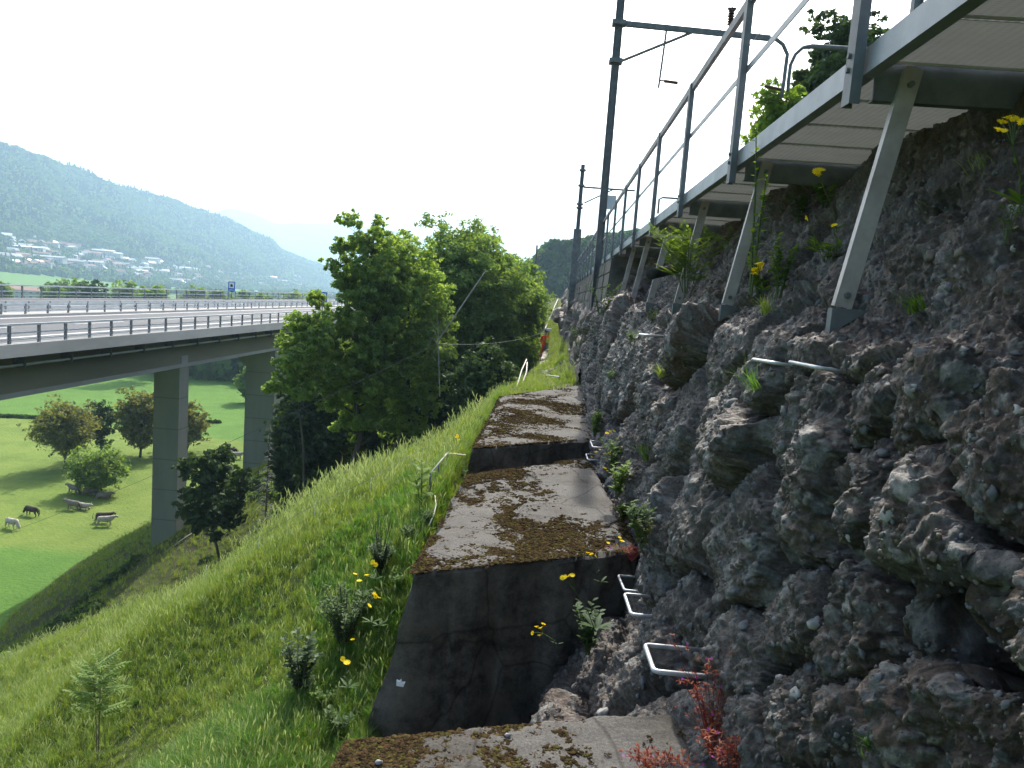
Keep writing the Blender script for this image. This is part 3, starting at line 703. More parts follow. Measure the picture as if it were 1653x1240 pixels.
# meadow trees (about 10 m high, in the pasture)
G2 = 'orchard trees in the pasture'
def field_tree(px, py, pytop, wpx, label, **kw):
    b = onZ(px, py, FLOOR); t = onY(px, pytop, b.y); return tree('orchard_tree', label, b, t.z-b.z, wpx/FPX*b.y, group=None, **kw)
field_tree(105, 756, 660, 108, 'olive green orchard tree, leftmost in the pasture', mat_=M['leaf_olive'], seed=31, nleaf=11000, leaf=.34, nl=16, z0=.25, ucl=.7)
field_tree(163, 735, 655, 62, 'thin dark orchard tree just right of the olive green one', mat_=M['leaf_dark'], seed=32, nleaf=4500, leaf=.34, nl=18, z0=.2, ucl=.25, clump=.10)
field_tree(226, 738, 640, 92, 'large orchard tree partly hidden behind the nearer pier', mat_=M['leaf_olive'], seed=33, nleaf=12000, leaf=.38, nl=14, z0=.15, ucl=.8)
field_tree(300, 728, 655, 70, 'orchard tree showing right of the nearer pier', mat_=M['leaf_olive'], seed=34, nleaf=6500, leaf=.36, nl=14, z0=.15, ucl=.5)
field_tree(155, 796, 735, 96, 'low grey green bushy tree sheltering resting cows', mat_=M['leaf_tree'], seed=35, nleaf=8500, leaf=.3, nl=12, z0=.12, ucl=.7)
field_tree(400, 650, 592, 40, 'pale young tree between the piers at the far end of the meadow', mat_=M['leaf_tree'], seed=36, nleaf=5000, leaf=.5, nl=8, z0=.1, ucl=.5)
k = 0
names = ['at the left edge', 'second from the left', 'third from the left', 'fourth from the left', 'near the middle', 'sixth from the left', 'right of the middle', 'left of the far tunnel sign', 'just right of the far tunnel sign', 'halfway between the two tunnel signs', 'left of the near tunnel sign', 'behind the near tunnel sign']
for px, w, pt, mt in [(4, 30, 456, 'leaf_tree'), (98, 44, 452, 'leaf_tree'), (128, 40, 452, 'leaf_fresh'), (148, 36, 453, 'leaf_dark'), (205, 44, 460, 'leaf_tree'), (255, 44, 458, 'leaf_fresh'), (310, 40, 462, 'leaf_tree'), (352, 30, 464, 'leaf_fresh'), (392, 30, 466, 'leaf_tree'), (420, 30, 466, 'leaf_tree'), (470, 40, 468, 'leaf_tree'), (505, 40, 470, 'leaf_tree')]:
    Y = 230+rng.random()*60; b = onY(px, 500, Y); b.z = FLOOR; t = onY(px, pt, Y); H = t.z-FLOOR
    o = tree('valley_tree', 'green treetop showing above the far parapet, '+names[k], Vector((b.x, Y, FLOOR)), H, w/FPX*Y*1.2, mat_=M[mt], seed=50+k, nleaf=6000, leaf=.8, nl=6, z0=.4, ucl=.5, clump=.2); k += 1
# trees up on the railway side
tree('conifer', 'dark conifer standing above the walkway at upper right', onY(1340, 300, 26), onY(1340, 38, 26).z-onY(1340, 300, 26).z, 160/FPX*26, mat_=M['leaf_dark'], seed=71, nleaf=24000, leaf=.13, nl=30, z0=.05, clump=.10, ucl=.8, elong=.8)
tree('conifer', 'conifer tip showing over the walkway edge at the top right', onY(1490, 200, 24), onY(1490, -12, 24).z-onY(1490, 200, 24).z, 60/FPX*24, mat_=M['leaf_dark'], seed=72, nleaf=7000, leaf=.13, nl=14, z0=.05, clump=.12)
tree('lineside_bush', 'light green bush beside the track below the dark conifer', onY(1262, 290, 20), onY(1262, 168, 20).z-onY(1262, 290, 20).z, 110/FPX*20, mat_=M['leaf_fresh'], seed=73, nleaf=12000, leaf=.10, nl=10, z0=.05, clump=.16, cat='bush')

# cliff with wood at the end of the path
Xc, Yc = np.meshgrid(np.linspace(-16, 150, 110), np.linspace(330, 470, 50))
topz = np.interp(Xc, [-13, -9, -3, 8, 20, 60, 150], [2, 15, 22, 24, 27, 34, 45])
Zc = -34+(topz+34)*sm(Yc, 330, 342)*sm(Xc, -14.5, -7)+2.5*fbm(Xc/9, Yc/9, Xc*0, 4, 61)
tag(link('cliff', grid_mesh('cliff', Xc, Yc, Zc), M['far_forest']), kind='structure')
n = 1500; X = -9+135*rng.random(n); Y = 333+30*rng.random(n)**1.5
ii = np.interp(X, [-13, -9, -3, 8, 20, 60, 150], [2, 15, 22, 24, 27, 34, 45]); Z = -34+(ii+34)*sm(Y, 330, 342)*sm(X, -14.5, -7)
sc = 2.2+2*rng.random(n)
scatter('cliff_wood', np.stack([X, Y, Z+.5], 1), np.stack([0*X, 0*X, 6*rng.random(n)], 1), sc, WS[:3], label='dark blue wood clothing the steep cliff beyond the path')
b = onY(910, 392, 345); o = empty('lattice_mast', (b.x, 345, b.z-4), 'tiny lattice transmitter mast on top of the far cliff', 'mast'); mb = MB()
hh = onY(911, 378, 345).z-b.z+4
for sx_, sy_ in ((-1, -1), (1, -1), (1, 1), (-1, 1)): mb.tube([(sx_*.5, sy_*.5, 0), (0, 0, hh)], .06, 4)
for q in range(8):
    z = hh*q/8; s_ = .5*(1-q/8); mb.tube([(-s_, -s_, z), (s_*.9, s_*.9, z+hh/8)], .05, 4); mb.tube([(s_, -s_, z), (-s_*.9, -s_*.9, z+hh/8)], .05, 4)
mb.build('lattice', M['rail'], o)
# ---------------------------------------------------------------- rock face
M['rock'] = None
def rock_mat():
    m, nt, out = newmat('conglomerate')
    p = N(nt, 'ShaderNodeBsdfPrincipled', i_Roughness=.6); p.inputs['Specular IOR Level'].default_value = .38
    a = N(nt, 'ShaderNodeAttribute', attribute_name='Col'); geo = N(nt, 'ShaderNodeNewGeometry')
    n1 = N(nt, 'ShaderNodeTexNoise', i_Scale=55, i_Detail=8, i_Roughness=.7); L(nt, geo.outputs['Position'], n1.inputs['Vector'])
    mr = N(nt, 'ShaderNodeMapRange'); L(nt, n1.outputs[0], mr.inputs['Value']); mr.inputs['From Min'].default_value = .3; mr.inputs['From Max'].default_value = .7; mr.inputs['To Min'].default_value = .45; mr.inputs['To Max'].default_value = 1.6
    mx = N(nt, 'ShaderNodeMix', data_type='RGBA', blend_type='MULTIPLY'); mx.inputs['Factor'].default_value = 1
    L(nt, a.outputs['Color'], mx.inputs['A']); L(nt, mr.outputs[0], mx.inputs['B']); L(nt, mx.outputs['Result'], p.inputs['Base Color'])
    n2 = N(nt, 'ShaderNodeTexNoise', i_Scale=140, i_Detail=6, i_Roughness=.7); L(nt, geo.outputs['Position'], n2.inputs['Vector'])
    v3 = N(nt, 'ShaderNodeTexVoronoi', i_Scale=42); L(nt, geo.outputs['Position'], v3.inputs['Vector']); b0 = N(nt, 'ShaderNodeBump', i_Strength=.7, i_Distance=.014); b0.invert = True; L(nt, v3.outputs['Distance'], b0.inputs['Height'])
    b1 = N(nt, 'ShaderNodeBump', i_Strength=.8, i_Distance=.02); L(nt, n1.outputs[0], b1.inputs['Height']); L(nt, b0.outputs[0], b1.inputs['Normal'])
    b = N(nt, 'ShaderNodeBump', i_Strength=.9, i_Distance=.008); L(nt, b1.outputs[0], b.inputs['Normal']); L(nt, n2.outputs[0], b.inputs['Height']); L(nt, b.outputs[0], p.inputs['Normal'])
    L(nt, p.outputs[0], out.inputs[0]); return m
M['rock'] = rock_mat()
# face profile (height -> x), steep below the ledge at z = -0.12, leaning back above it
PZ = np.array([-4.4, -3.2, -2.6, -2.05, -1.9, -1.2, -.6, -.25, -.12, -.08, .05, .4, 1.05, 1.6])
PX = np.array([-.35, -.05, .35, .84, .87, .95, 1.04, 1.08, 1.12, 1.22, 1.36, 1.55, 1.97, 2.35])
PS = np.concatenate([[0], np.cumsum(np.hypot(np.diff(PX), np.diff(PZ)))])
def profile(s):
    return np.interp(s, PS, PX), np.interp(s, PS, PZ)
def extraX(Y, Z):
    far = sm(Y, 17.4, 19.5)*(1-sm(Y, 44, 54))
    sz = -2.15-.035*(np.clip(Y, 18, 50)-18); e = -1.0*far*(1-sm(Z, sz-.4, sz))
    e = e+.28*(1-sm(Z, -2.6, -2.0))*(1-np.exp(-((Y-4.4)/.9)**2))*(Y < 17)      # toe only juts out in the near gap
    return e
# boulders seen in the face: (px, py, radius) -> world seeds on the face
SEEDS = [(1540, 600, .27), (1400, 640, .16), (1250, 560, .2), (1330, 560, .15), (1180, 570, .25), (1210, 880, .22), (1140, 830, .3), (1290, 975, .20), (1390, 960, .19), (1460, 1110, .17), (1530, 860, .28), (1560, 1130, .21), (1600, 1000, .16),
         (1100, 730, .34), (1060, 1050, .22), (1000, 1110, .25), (1130, 1010, .18), (1290, 1130, .19), (1210, 1060, .17), (1330, 730, .27), (1420, 760, .22), (1180, 690, .32), (1630, 480, .24), (1500, 420, .25), (1400, 450, .15), (1620, 300, .28), (1310, 360, .3), (1520, 250, .3), (1250, 400, .3), (1130, 470, .3),
         (1060, 640, .5), (1010, 610, .6), (1090, 560, .45), (1050, 800, .3), (1380, 1180, .16), (1640, 720, .2), (1450, 560, .16), (1250, 1190, .18)]
def blur(a, ax, k):
    """box blur of half width k along one axis, edges held"""
    a = np.moveaxis(a, ax, 0); p = np.concatenate([np.repeat(a[:1], k+1, 0), a, np.repeat(a[-1:], k, 0)]); c = np.cumsum(p, 0)
    return np.moveaxis((c[2*k+1:]-c[:-2*k-1])/(2*k+1), 0, ax)
def rock(name, y0, y1, ny, ns, s0f, s1f, fine):
    Yq = np.exp(np.linspace(math.log(y0), math.log(y1), ny)) if fine else np.linspace(y0, y1, ny)
    T = np.linspace(0, 1, ns); YQ, TT = np.meshgrid(Yq, T, indexing='ij')
    zlo = np.maximum(-4.4, -1.15*YQ-.5) if fine else np.full_like(YQ, -4.4); zhi = np.minimum(1.6, .75*YQ+.7)
    slo = np.interp(zlo, PZ, PS); shi = np.interp(zhi, PZ, PS)
    s = slo+(shi-slo)*TT; X, Z = profile(s); e = .01
    X2, Z2 = profile(s+e); X1, Z1 = profile(s-e)
    # smoothed normal of the profile
    w = .12; Xa, Za = profile(np.clip(s+w, 0, PS[-1])); Xb, Zb = profile(np.clip(s-w, 0, PS[-1])); tx, tz = Xa-Xb, Za-Zb; ln = np.hypot(tx, tz)+1e-9
    nx, nz = -tz/ln, tx/ln
    X = X+extraX(YQ, Z)
    Y = YQ
    # seeds
    SD = []
    for px, py, r in SEEDS:
        for _ in range(1):
            xg = 1.05; p = onX(px, py, xg)
            for it in range(6): p = onX(px, py, float(np.interp(p.z, PZ, PX)))
        SD.append((p.y, float(np.interp(p.z, PZ, PS)), r))
    rg = np.random.default_rng(2)
    for k in range(400):
        yy = math.exp(rg.random()*math.log(55/.8))*.8; ss = rg.random()*PS[-1]; r = .30+.38*rg.random()
        if all(math.hypot(yy-a, ss-b) > (r+c)*.8 for a, b, c in SD): SD.append((yy, ss, r))
    SD = np.array(SD)
    wy = Y+.10*fbm(X*2, Y*2, Z*2, 3, 3)+.03*fbm(X*9, Y*9, Z*9, 2, 4); ws = s+.10*fbm(X*2, Y*2, Z*2, 3, 13)+.03*fbm(X*9, Y*9, Z*9, 2, 14)
    f1 = np.full(Y.shape, 1e3, np.float32); f2 = f1.copy(); rr = np.zeros(Y.shape, np.float32); cid = np.zeros(Y.shape, int)
    for i, (a, b, r) in enumerate(SD):
        d = np.hypot((wy-a)*.85, ws-b)/r; m = d < f1; f2 = np.where(m, f1, np.minimum(f2, d)); f1 = np.where(m, d, f1); rr = np.where(m, r, rr); cid = np.where(m, i, cid)
    edge = f2-f1
    bulge = (1-.6*sm(Z, -.6, -.1))*np.minimum(rr, .36)*(1.0*(1-np.exp(-np.clip(edge, 0, 9)/.22))-.7)
    crack = -.10*np.exp(-(edge/.09))*np.clip(rr/.22, .5, 1.3)
    facet_a = _h(cid, cid*0+3, cid*0, 9)*2-1; facet_b = _h(cid, cid*0+5, cid*0, 9)*2-1
    cyv, csv = SD[cid, 0], SD[cid, 1]
    tilt = .20*(facet_a*(Y-cyv)+facet_b*(s-csv))*sm(edge, 0, .45)
    up = sm(Z, -.35, .1)                   # above the ledge: rubble, gentler
    d = (bulge*(1-.5*up)+crack*(1-.5*up)+tilt)
    d = d+.06*fbm(X*2.3, Y*2.3, Z*2.3, 3, 33, .5)
    if not fine: X = np.where(X+nx*d < -.25, -.25-nx*d, X)
    X = X+nx*d; Z = Z+nz*d
    if fine: lim = np.interp(Y, [4.9, 6, 9.4, 10.7, 17.6], [.86, .86, .64, .74, .9]); wl_ = sm(Z, -2.4, -2.15)*(1-sm(Z, -1.8, -1.2))*sm(Y, 4.7, 5.2); X = X+wl_*np.maximum(0, lim-X)
    # even spacing of the rows along the displaced face, then true normals: fine relief is not stretched on shelves
    seg = np.hypot(np.diff(X, axis=1), np.diff(Z, axis=1)); cl = np.concatenate([np.zeros((len(X), 1)), np.cumsum(seg, 1)], 1)
    tq = np.linspace(0, 1, ns); cn = cl/cl[:, -1:]
    cn = .35*tq[None, :]+.65*blur(cn, 0, 30); cn = (cn-cn[:, :1])/(cn[:, -1:]-cn[:, :1])
    for i in range(len(X)):
        for A in (X, Z, s, edge): A[i] = np.interp(tq, cn[i], A[i].copy())
    P0 = np.stack([X, Y, Z], -1); g0, g1 = np.gradient(P0, axis=0), np.gradient(P0, axis=1); nn_ = np.cross(g1, g0); nn_ /= np.linalg.norm(nn_, axis=-1)[..., None]+1e-12
    nn_ = np.stack([blur(blur(nn_[..., c], 0, 7), 1, 7) for c in range(3)], -1); nn_ /= np.linalg.norm(nn_, axis=-1)[..., None]+1e-12
    sg = np.sign((nn_[..., 0]*nx+nn_[..., 2]*nz).mean()); nn_ *= sg
    nx, ny, nz = nn_[..., 0], nn_[..., 1], nn_[..., 2]; d = np.zeros_like(X)
    d = d+.024*fbm(X*7, Y*7, Z*7, 5, 34, .6)
    ridg = 1-np.abs(fbm(X*5, Y*5, Z*5, 3, 36)); d = d+.020*(ridg-.6)+.018*(1-np.abs(fbm(X*14, Y*14, Z*14, 3, 37)))+.010*fbm(X*45, Y*45, Z*45, 3, 38, .7)
    wx, wyy, wz = X+.02*vnoise(X*20, Y*20, Z*20, 1), Y+.02*vnoise(X*20, Y*20, Z*20, 2), Z+.02*vnoise(X*20, Y*20, Z*20, 3)
    # pebbles of three sizes
    col = np.zeros(X.shape+(3,)); base = np.array([.084, .068, .056])
    tone = (1+.45*fbm(X*1.7, Y*1.7, Z*1.7, 4, 51)+.35*fbm(X*11, Y*11, Z*11, 3, 52)); warm = sm(fbm(X*1.1, Y*1.1, Z*1.1, 3, 54), -.4, .6)
    col[:] = base*np.clip(tone, .35, 2)[..., None]
    col = col*(1+warm[..., None]*(np.array([1.12, .97, .88])-1))
    pal = np.array([[.21, .195, .18], [.12, .112, .108], [.25, .235, .21], [.11, .12, .125], [.19, .15, .12], [.32, .30, .27], [.075, .068, .064], [.16, .16, .16]])
    for sc_, amp, thr, k in ((7.5, .014, .66, 101), (15, .013, .45, 201), (34, .008, .25, 301)):
        if not fine and sc_ > 14: continue
        F1, F2, idr = worley(wx*sc_, wyy*sc_, wz*sc_, k)
        rad = .30+.22*((idr*7.77) % 1); on = idr > thr
        h = np.where(on, np.sqrt(np.clip(1-(F1/rad)**2, 0, 1)), 0); d = d+amp*h*(.4+.8*((idr*3.3) % 1))
        pc = .82*pal[(idr*997).astype(int) % len(pal)]*(.65+.7*((idr*13.7) % 1))[..., None]
        mk = (sm(h, .12, .4)*(.5+.5*((idr*5.1) % 1)))[..., None]; col = col*(1-mk)+pc*mk
    lich = sm(fbm(X*7, Y*7, Z*7, 5, 71, .65), .62, .95)[..., None]*.6; col = col*(1-lich)+np.array([.24, .24, .22])*lich
    crk = np.exp(-(edge/.12)**1.5)[..., None]; col = col*(1-.35*crk)+np.array([.04, .034, .026])*.35*crk
    soil = (sm(Z, -.2, .15)*sm(fbm(X*3, Y*3, Z*3, 3, 81), -.2, .5))[..., None]*.6; col = col*(1-soil)+np.array([.075, .055, .038])*soil
    # crevice
    c0 = onX(1480, 1000, .95); cs = float(np.interp(c0.z, PZ, PS)); hole = np.exp(-(((Y-c0.y)/.22)**2+((s-cs)/.075)**2)**1.5); d = d-.34*hole; col = col*(1-.5*hole[..., None])
    X = X+nx*d; Z = Z+nz*d; Y = Y+ny*d
    me = grid_mesh(name, X, Y, Z, True, col.reshape(-1, 3))
    return me, (X, Y, Z, nx, nz, col)
me, RG = rock('rock_face', .85, 17.9, 1050, 640, 0, 1, True)
tag(link('rock_face', me, M['rock']), 'rugged dark conglomerate rock face with embedded pebbles filling the right side', 'rock face', kind='structure')
me2, RG2 = rock('rock_outcrop', 17.8, 60, 260, 170, 0, 1, False)
tag(link('rock_outcrop', me2, M['rock']), kind='structure')
def rock_at(px, py):
    """nearest vertex of the rock face to the ray through a pixel, first hit from the camera"""
    best = None
    d = ray(px, py); d = d/np.linalg.norm(d)
    for (X, Y, Z, nx, nz, col) in (RG, RG2):
        P = np.stack([X, Y, Z], -1).reshape(-1, 3); t = P@d; q = P-t[:, None]*d; e = np.linalg.norm(q, axis=1)/np.maximum(t, .1)
        m = (e < .006) & (t > 0)
        if m.any():
            i = np.nonzero(m)[0]; j = i[np.argmin(t[i])]
            if best is None or t[j] < best[0]: best = (t[j], P[j], nx.ravel()[j], nz.ravel()[j])
    if best is None: p = onX(px, py, 1.0); return Vector(p), Vector((-1, 0, 0))
    return Vector(best[1]), Vector((best[2], -.15, best[3])).normalized()
# pebbles that can be picked out singly: parts of the rock face
rf = bpy.data.objects['rock_face']
M['peb_l'] = mat('pale_pebble', (.20, .195, .185), (.30, .29, .27), scale=20, rough=.8, bump=.3, bdist=.004)
M['peb_b'] = mat('brown_pebble', (.11, .088, .07), (.17, .14, .115), scale=20, rough=.8, bump=.3, bdist=.004)
M['peb_g'] = mat('grey_pebble', (.085, .088, .09), (.14, .14, .14), scale=20, rough=.8, bump=.3, bdist=.004)
PM = {}
for j, mk in enumerate(('peb_l', 'peb_b', 'peb_g')):
    for q in range(2):
        P, F = lump(300+j*2+q, 2, .38, 1.9); me_ = npmesh('pebble', P*np.array([1, .8, .55]), F, True); me_.materials.append(M[mk]); PM[(mk, q)] = me_
rg = np.random.default_rng(5)
def pebble(px, py, wpx, mk='peb_g'):
    p, n_ = rock_at(px, py); r = wpx/2/FPX*p.y
    o = bpy.data.objects.new('pebble', PM[(mk, rg.integers(0, 2))]); COL.objects.link(o); o.parent = rf
    o.location = p-n_*r*.5; qn = n_.to_track_quat('Z', 'Y'); o.rotation_mode = 'QUATERNION'
    from mathutils import Quaternion
    o.rotation_quaternion = qn @ Quaternion((0, 0, 1), rg.random()*6.28); o.scale = (r*(.9+.3*rg.random()), r*(.9+.2*rg.random()), r)
for px, py, w, mk in [(1420, 829, 34, 'peb_l'), (1273, 1113, 28, 'peb_l'), (1372, 590, 22, 'peb_b'), (1415, 598, 16, 'peb_b'), (1495, 405, 20, 'peb_b'), (1538, 400, 22, 'peb_b'), (1520, 424, 18, 'peb_b'), (1625, 400, 15, 'peb_l'), (1612, 426, 20, 'peb_g'),
                      (1535, 425, 9, 'peb_l'), (1355, 540, 26, 'peb_g'), (1515, 690, 24, 'peb_b'), (1555, 700, 18, 'peb_l'), (1465, 620, 12, 'peb_l'), (1305, 1000, 30, 'peb_l'), (1198, 1000, 20, 'peb_g'), (1360, 870, 16, 'peb_l'), (1250, 1085, 14, 'peb_l'),
                      (963, 1147, 26, 'peb_l'), (1030, 1100, 20, 'peb_g'), (1017, 1106, 14, 'peb_b'), (1120, 1110, 20, 'peb_g'), (1430, 945, 14, 'peb_l'), (1515, 920, 12, 'peb_l'), (1590, 1030, 16, 'peb_g'), (1500, 895, 18, 'peb_b'), (1430, 900, 22, 'peb_b'), (1100, 790, 16, 'peb_g'), (1062, 830, 18, 'peb_l'), (1035, 600, 12, 'peb_l'),
                      (1270, 545, 14, 'peb_g'), (1290, 547, 9, 'peb_l'), (1240, 590, 10, 'peb_l'), (1210, 560, 9, 'peb_l'), (1525, 455, 9, 'peb_b'), (1255, 660, 18, 'peb_g'), (1250, 720, 20, 'peb_g'), (1420, 725, 26, 'peb_g'), (1390, 700, 22, 'peb_g'), (1320, 690, 20, 'peb_b'), (1180, 640, 18, 'peb_g'), (1630, 660, 20, 'peb_l'), (1600, 800, 24, 'peb_g'), (1050, 700, 14, 'peb_g')]:
    pebble(px, py, w, mk)
for k in range(110):
    pebble(960+690*rg.random(), 430+800*rg.random(), 8+12*rg.random()**2, ['peb_g', 'peb_b', 'peb_g', 'peb_b', 'peb_g', 'peb_g'][rg.integers(0, 6)])
# small loose grit and pebbles proud of the matrix, too many to count
X, Y, Z, nx, nz, col = RG; tot = X.size; n = 26000
wgt = 1/np.maximum(Y, 1)**.2; i = np.random.default_rng(6).integers(0, tot, n); P = np.stack([X.ravel()[i], Y.ravel()[i], Z.ravel()[i]], 1)
GS = []
for j, mk in enumerate(('peb_g', 'peb_b', 'peb_g', 'peb_b')):
    Pq, Fq = lump(330+j, 1, .25, 1.3); GS.append(source('grit', npmesh('grit', Pq*np.array([1, .8, .7]), Fq, True), M[mk]))
rq = np.random.default_rng(8); sc = (.0022+.0045*rq.random(n)**3)*np.maximum(Y.ravel()[i], 1.2)**.75
o = scatter('small_pebbles', P, rq.random((n, 3))*6.28, sc, GS, parent=rf)

# ---------------------------------------------------------------- concrete blocks
def block_mat():
    m, nt, out = newmat('block_concrete'); p = N(nt, 'ShaderNodeBsdfPrincipled', i_Roughness=.95); p.inputs['Specular IOR Level'].default_value = .2
    geo = N(nt, 'ShaderNodeNewGeometry'); pos = geo.outputs['Position']
    sx = N(nt, 'ShaderNodeSeparateXYZ'); L(nt, geo.outputs['True Normal'], sx.inputs[0])
    def noise(s, d=8, r=.6):
        n = N(nt, 'ShaderNodeTexNoise', i_Scale=s, i_Detail=d, i_Roughness=r); L(nt, pos, n.inputs['Vector']); return n.outputs[0]
    def ramp(f, a, b, ca, cb):
        cr = N(nt, 'ShaderNodeValToRGB'); e = cr.color_ramp.elements; e[0].position = a; e[1].position = b; e[0].color = (*ca, 1); e[1].color = (*cb, 1); L(nt, f, cr.inputs[0]); return cr.outputs[0]
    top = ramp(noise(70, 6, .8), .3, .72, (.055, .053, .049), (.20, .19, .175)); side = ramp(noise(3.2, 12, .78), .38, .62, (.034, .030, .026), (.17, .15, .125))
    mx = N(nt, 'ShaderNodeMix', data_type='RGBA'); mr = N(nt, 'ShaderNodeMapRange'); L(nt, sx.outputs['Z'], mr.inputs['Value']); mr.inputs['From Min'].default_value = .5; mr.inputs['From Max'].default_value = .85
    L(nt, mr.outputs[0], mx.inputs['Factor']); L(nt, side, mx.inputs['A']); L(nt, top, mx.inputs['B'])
    vc = N(nt, 'ShaderNodeTexVoronoi', i_Scale=1.6, feature='DISTANCE_TO_EDGE'); mpv = N(nt, 'ShaderNodeMix', data_type='RGBA'); mpv.inputs['Factor'].default_value = .12; L(nt, pos, mpv.inputs['A']); nz = N(nt, 'ShaderNodeTexNoise', i_Scale=3, i_Detail=5); L(nt, pos, nz.inputs['Vector']); L(nt, nz.outputs['Color'], mpv.inputs['B']); L(nt, mpv.outputs['Result'], vc.inputs['Vector'])
    ck = ramp(vc.outputs['Distance'], 0, .02, (.35, .33, .3), (1, 1, 1)); m0 = N(nt, 'ShaderNodeMix', data_type='RGBA', blend_type='MULTIPLY'); m0.inputs['Factor'].default_value = .7; L(nt, mx.outputs['Result'], m0.inputs['A']); L(nt, ck, m0.inputs['B']); mx = m0
    st = ramp(noise(1.6, 5), .45, .7, (1, 1, 1), (.55, .52, .47)); m2 = N(nt, 'ShaderNodeMix', data_type='RGBA', blend_type='MULTIPLY'); m2.inputs['Factor'].default_value = .8
    L(nt, mx.outputs['Result'], m2.inputs['A']); L(nt, st, m2.inputs['B']); L(nt, m2.outputs['Result'], p.inputs['Base Color'])
    b = N(nt, 'ShaderNodeBump', i_Strength=.8, i_Distance=.012); L(nt, noise(60, 8, .8), b.inputs['Height']); L(nt, b.outputs[0], p.inputs['Normal'])
    L(nt, p.outputs[0], out.inputs[0]); return m
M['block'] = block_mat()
def block(corners, label, seed, batter=.24, depth=2.2):
    """corners: near-left, near-right, far-right, far-left of the top (world); sides run down to the rock and the bank"""
    nl, nr, fr, fl = [Vector(c) for c in corners]
    cen = (nl+nr+fr+fl)/4; o_loc = Vector((cen.x, cen.y, cen.z-depth))
    nu, nv = 60, 90; U, Vv = np.meshgrid(np.linspace(0, 1, nu), np.linspace(0, 1, nv), indexing='ij')
    def bl(c): return (nl[c]*(1-U)+nr[c]*U)*(1-Vv)+(fl[c]*(1-U)+fr[c]*U)*Vv
    X, Y, Z = bl(0), bl(1), bl(2)
    edge = np.minimum.reduce([U*2, (1-U)*2, Vv*4, (1-Vv)*4])
    rag = .035*fbm(X*5, Y*5, X*0, 3, seed)*(1-sm(edge, 0, .25))
    Z = Z+.012*fbm(X*2, Y*2, X*0, 4, seed)+.004*fbm(X*20, Y*20, X*0, 3, seed+5)-.035*(1-sm(edge, 0, .05))
    X = X+rag*(U-.5)*2; Y = Y+rag*(Vv-.5)*3
    mesh = grid_mesh('top', X-o_loc.x, Y-o_loc.y, Z-o_loc.z, True)
    ring = [(i, 0) for i in range(nu)]+[(nu-1, j) for j in range(1, nv)]+[(i, nv-1) for i in range(nu-2, -1, -1)]+[(0, j) for j in range(nv-2, 0, -1)]
    rows = 24; VV, FF = [], []
    nrm = {}
    for k in range(rows+1):
        t = k/rows; zz = t*depth
        for (i, j) in ring:
            x, y, z = X[i, j], Y[i, j], Z[i, j]
            ox = -(batter*zz*(.5+.5*t)) if i == 0 else (.02*zz if i == nu-1 else 0); oy = -.03*zz if j == 0 else 0
            VV.append((x+ox*(1 if i == 0 else 1), y+oy, z-zz))
    VV = np.array(VV); nn = fbm(VV[:, 0]*3, VV[:, 1]*3, VV[:, 2]*3, 5, seed+9, .6)*.035+fbm(VV[:, 0]*1.2, VV[:, 1]*1.2, VV[:, 2]*4, 3, seed+3)*.015
    fade = sm(np.repeat(np.arange(rows+1)/rows, len(ring)), 0, .05); c2 = VV[:, :2]-np.array([cen.x, cen.y]); c2 /= np.linalg.norm(c2, axis=1)[:, None]
    VV[:, :2] += c2*(nn*fade)[:, None]
    m = len(ring); FF = [[k*m+i, (k+1)*m+i, (k+1)*m+(i+1) % m, k*m+(i+1) % m] for k in range(rows) for i in range(m)]
    o = empty('concrete_block', o_loc, label, 'concrete block')
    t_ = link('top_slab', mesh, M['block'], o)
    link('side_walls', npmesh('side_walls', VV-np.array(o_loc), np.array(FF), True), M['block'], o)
    return o, (nl, nr, fr, fl)
HB = -1.95
B = []
B.append(block([onZ(430, 1440, HB), onZ(1240, 1420, HB), onZ(1098, 1147, HB), onZ(560, 1196, HB)], 'nearest concrete block at the bottom edge, its top patched with dark moss', 11))
B.append(block([onZ(660, 927, HB), onZ(1032, 888, HB), onZ(948, 738, HB), onZ(755, 766, HB)], 'middle concrete block, long mossy top and tall dark front face', 12, batter=.30))
B.append(block([onZ(762, 724, HB), onZ(957, 709, HB), onZ(942, 621, HB), onZ(806, 640, HB)], 'farthest concrete block with brown moss, crossed by the shadow of the mast', 13))
# pale paint mark on the dark front face
p = onY(648, 1100, 4.83); mb = MB(); vs = [(p.x-.028, p.y-.03, p.z-.02), (p.x+.02, p.y-.03, p.z-.024), (p.x+.03, p.y-.03, p.z+.008), (p.x+.008, p.y-.03, p.z+.004), (p.x, p.y-.03, p.z+.026), (p.x-.012, p.y-.03, p.z+.01), (p.x-.03, p.y-.03, p.z+.018)]
mb.add(vs, [tuple(range(7))]); mb.add([(x, y+.02, z) for x, y, z in vs], [tuple(range(7))[::-1]]); mb.f += [(i, 7+i, 7+(i+1) % 7, (i+1) % 7) for i in range(7)]
tag(mb.build('paint_mark', M['white']), 'small white survey mark on the dark front face of the middle block', 'mark')
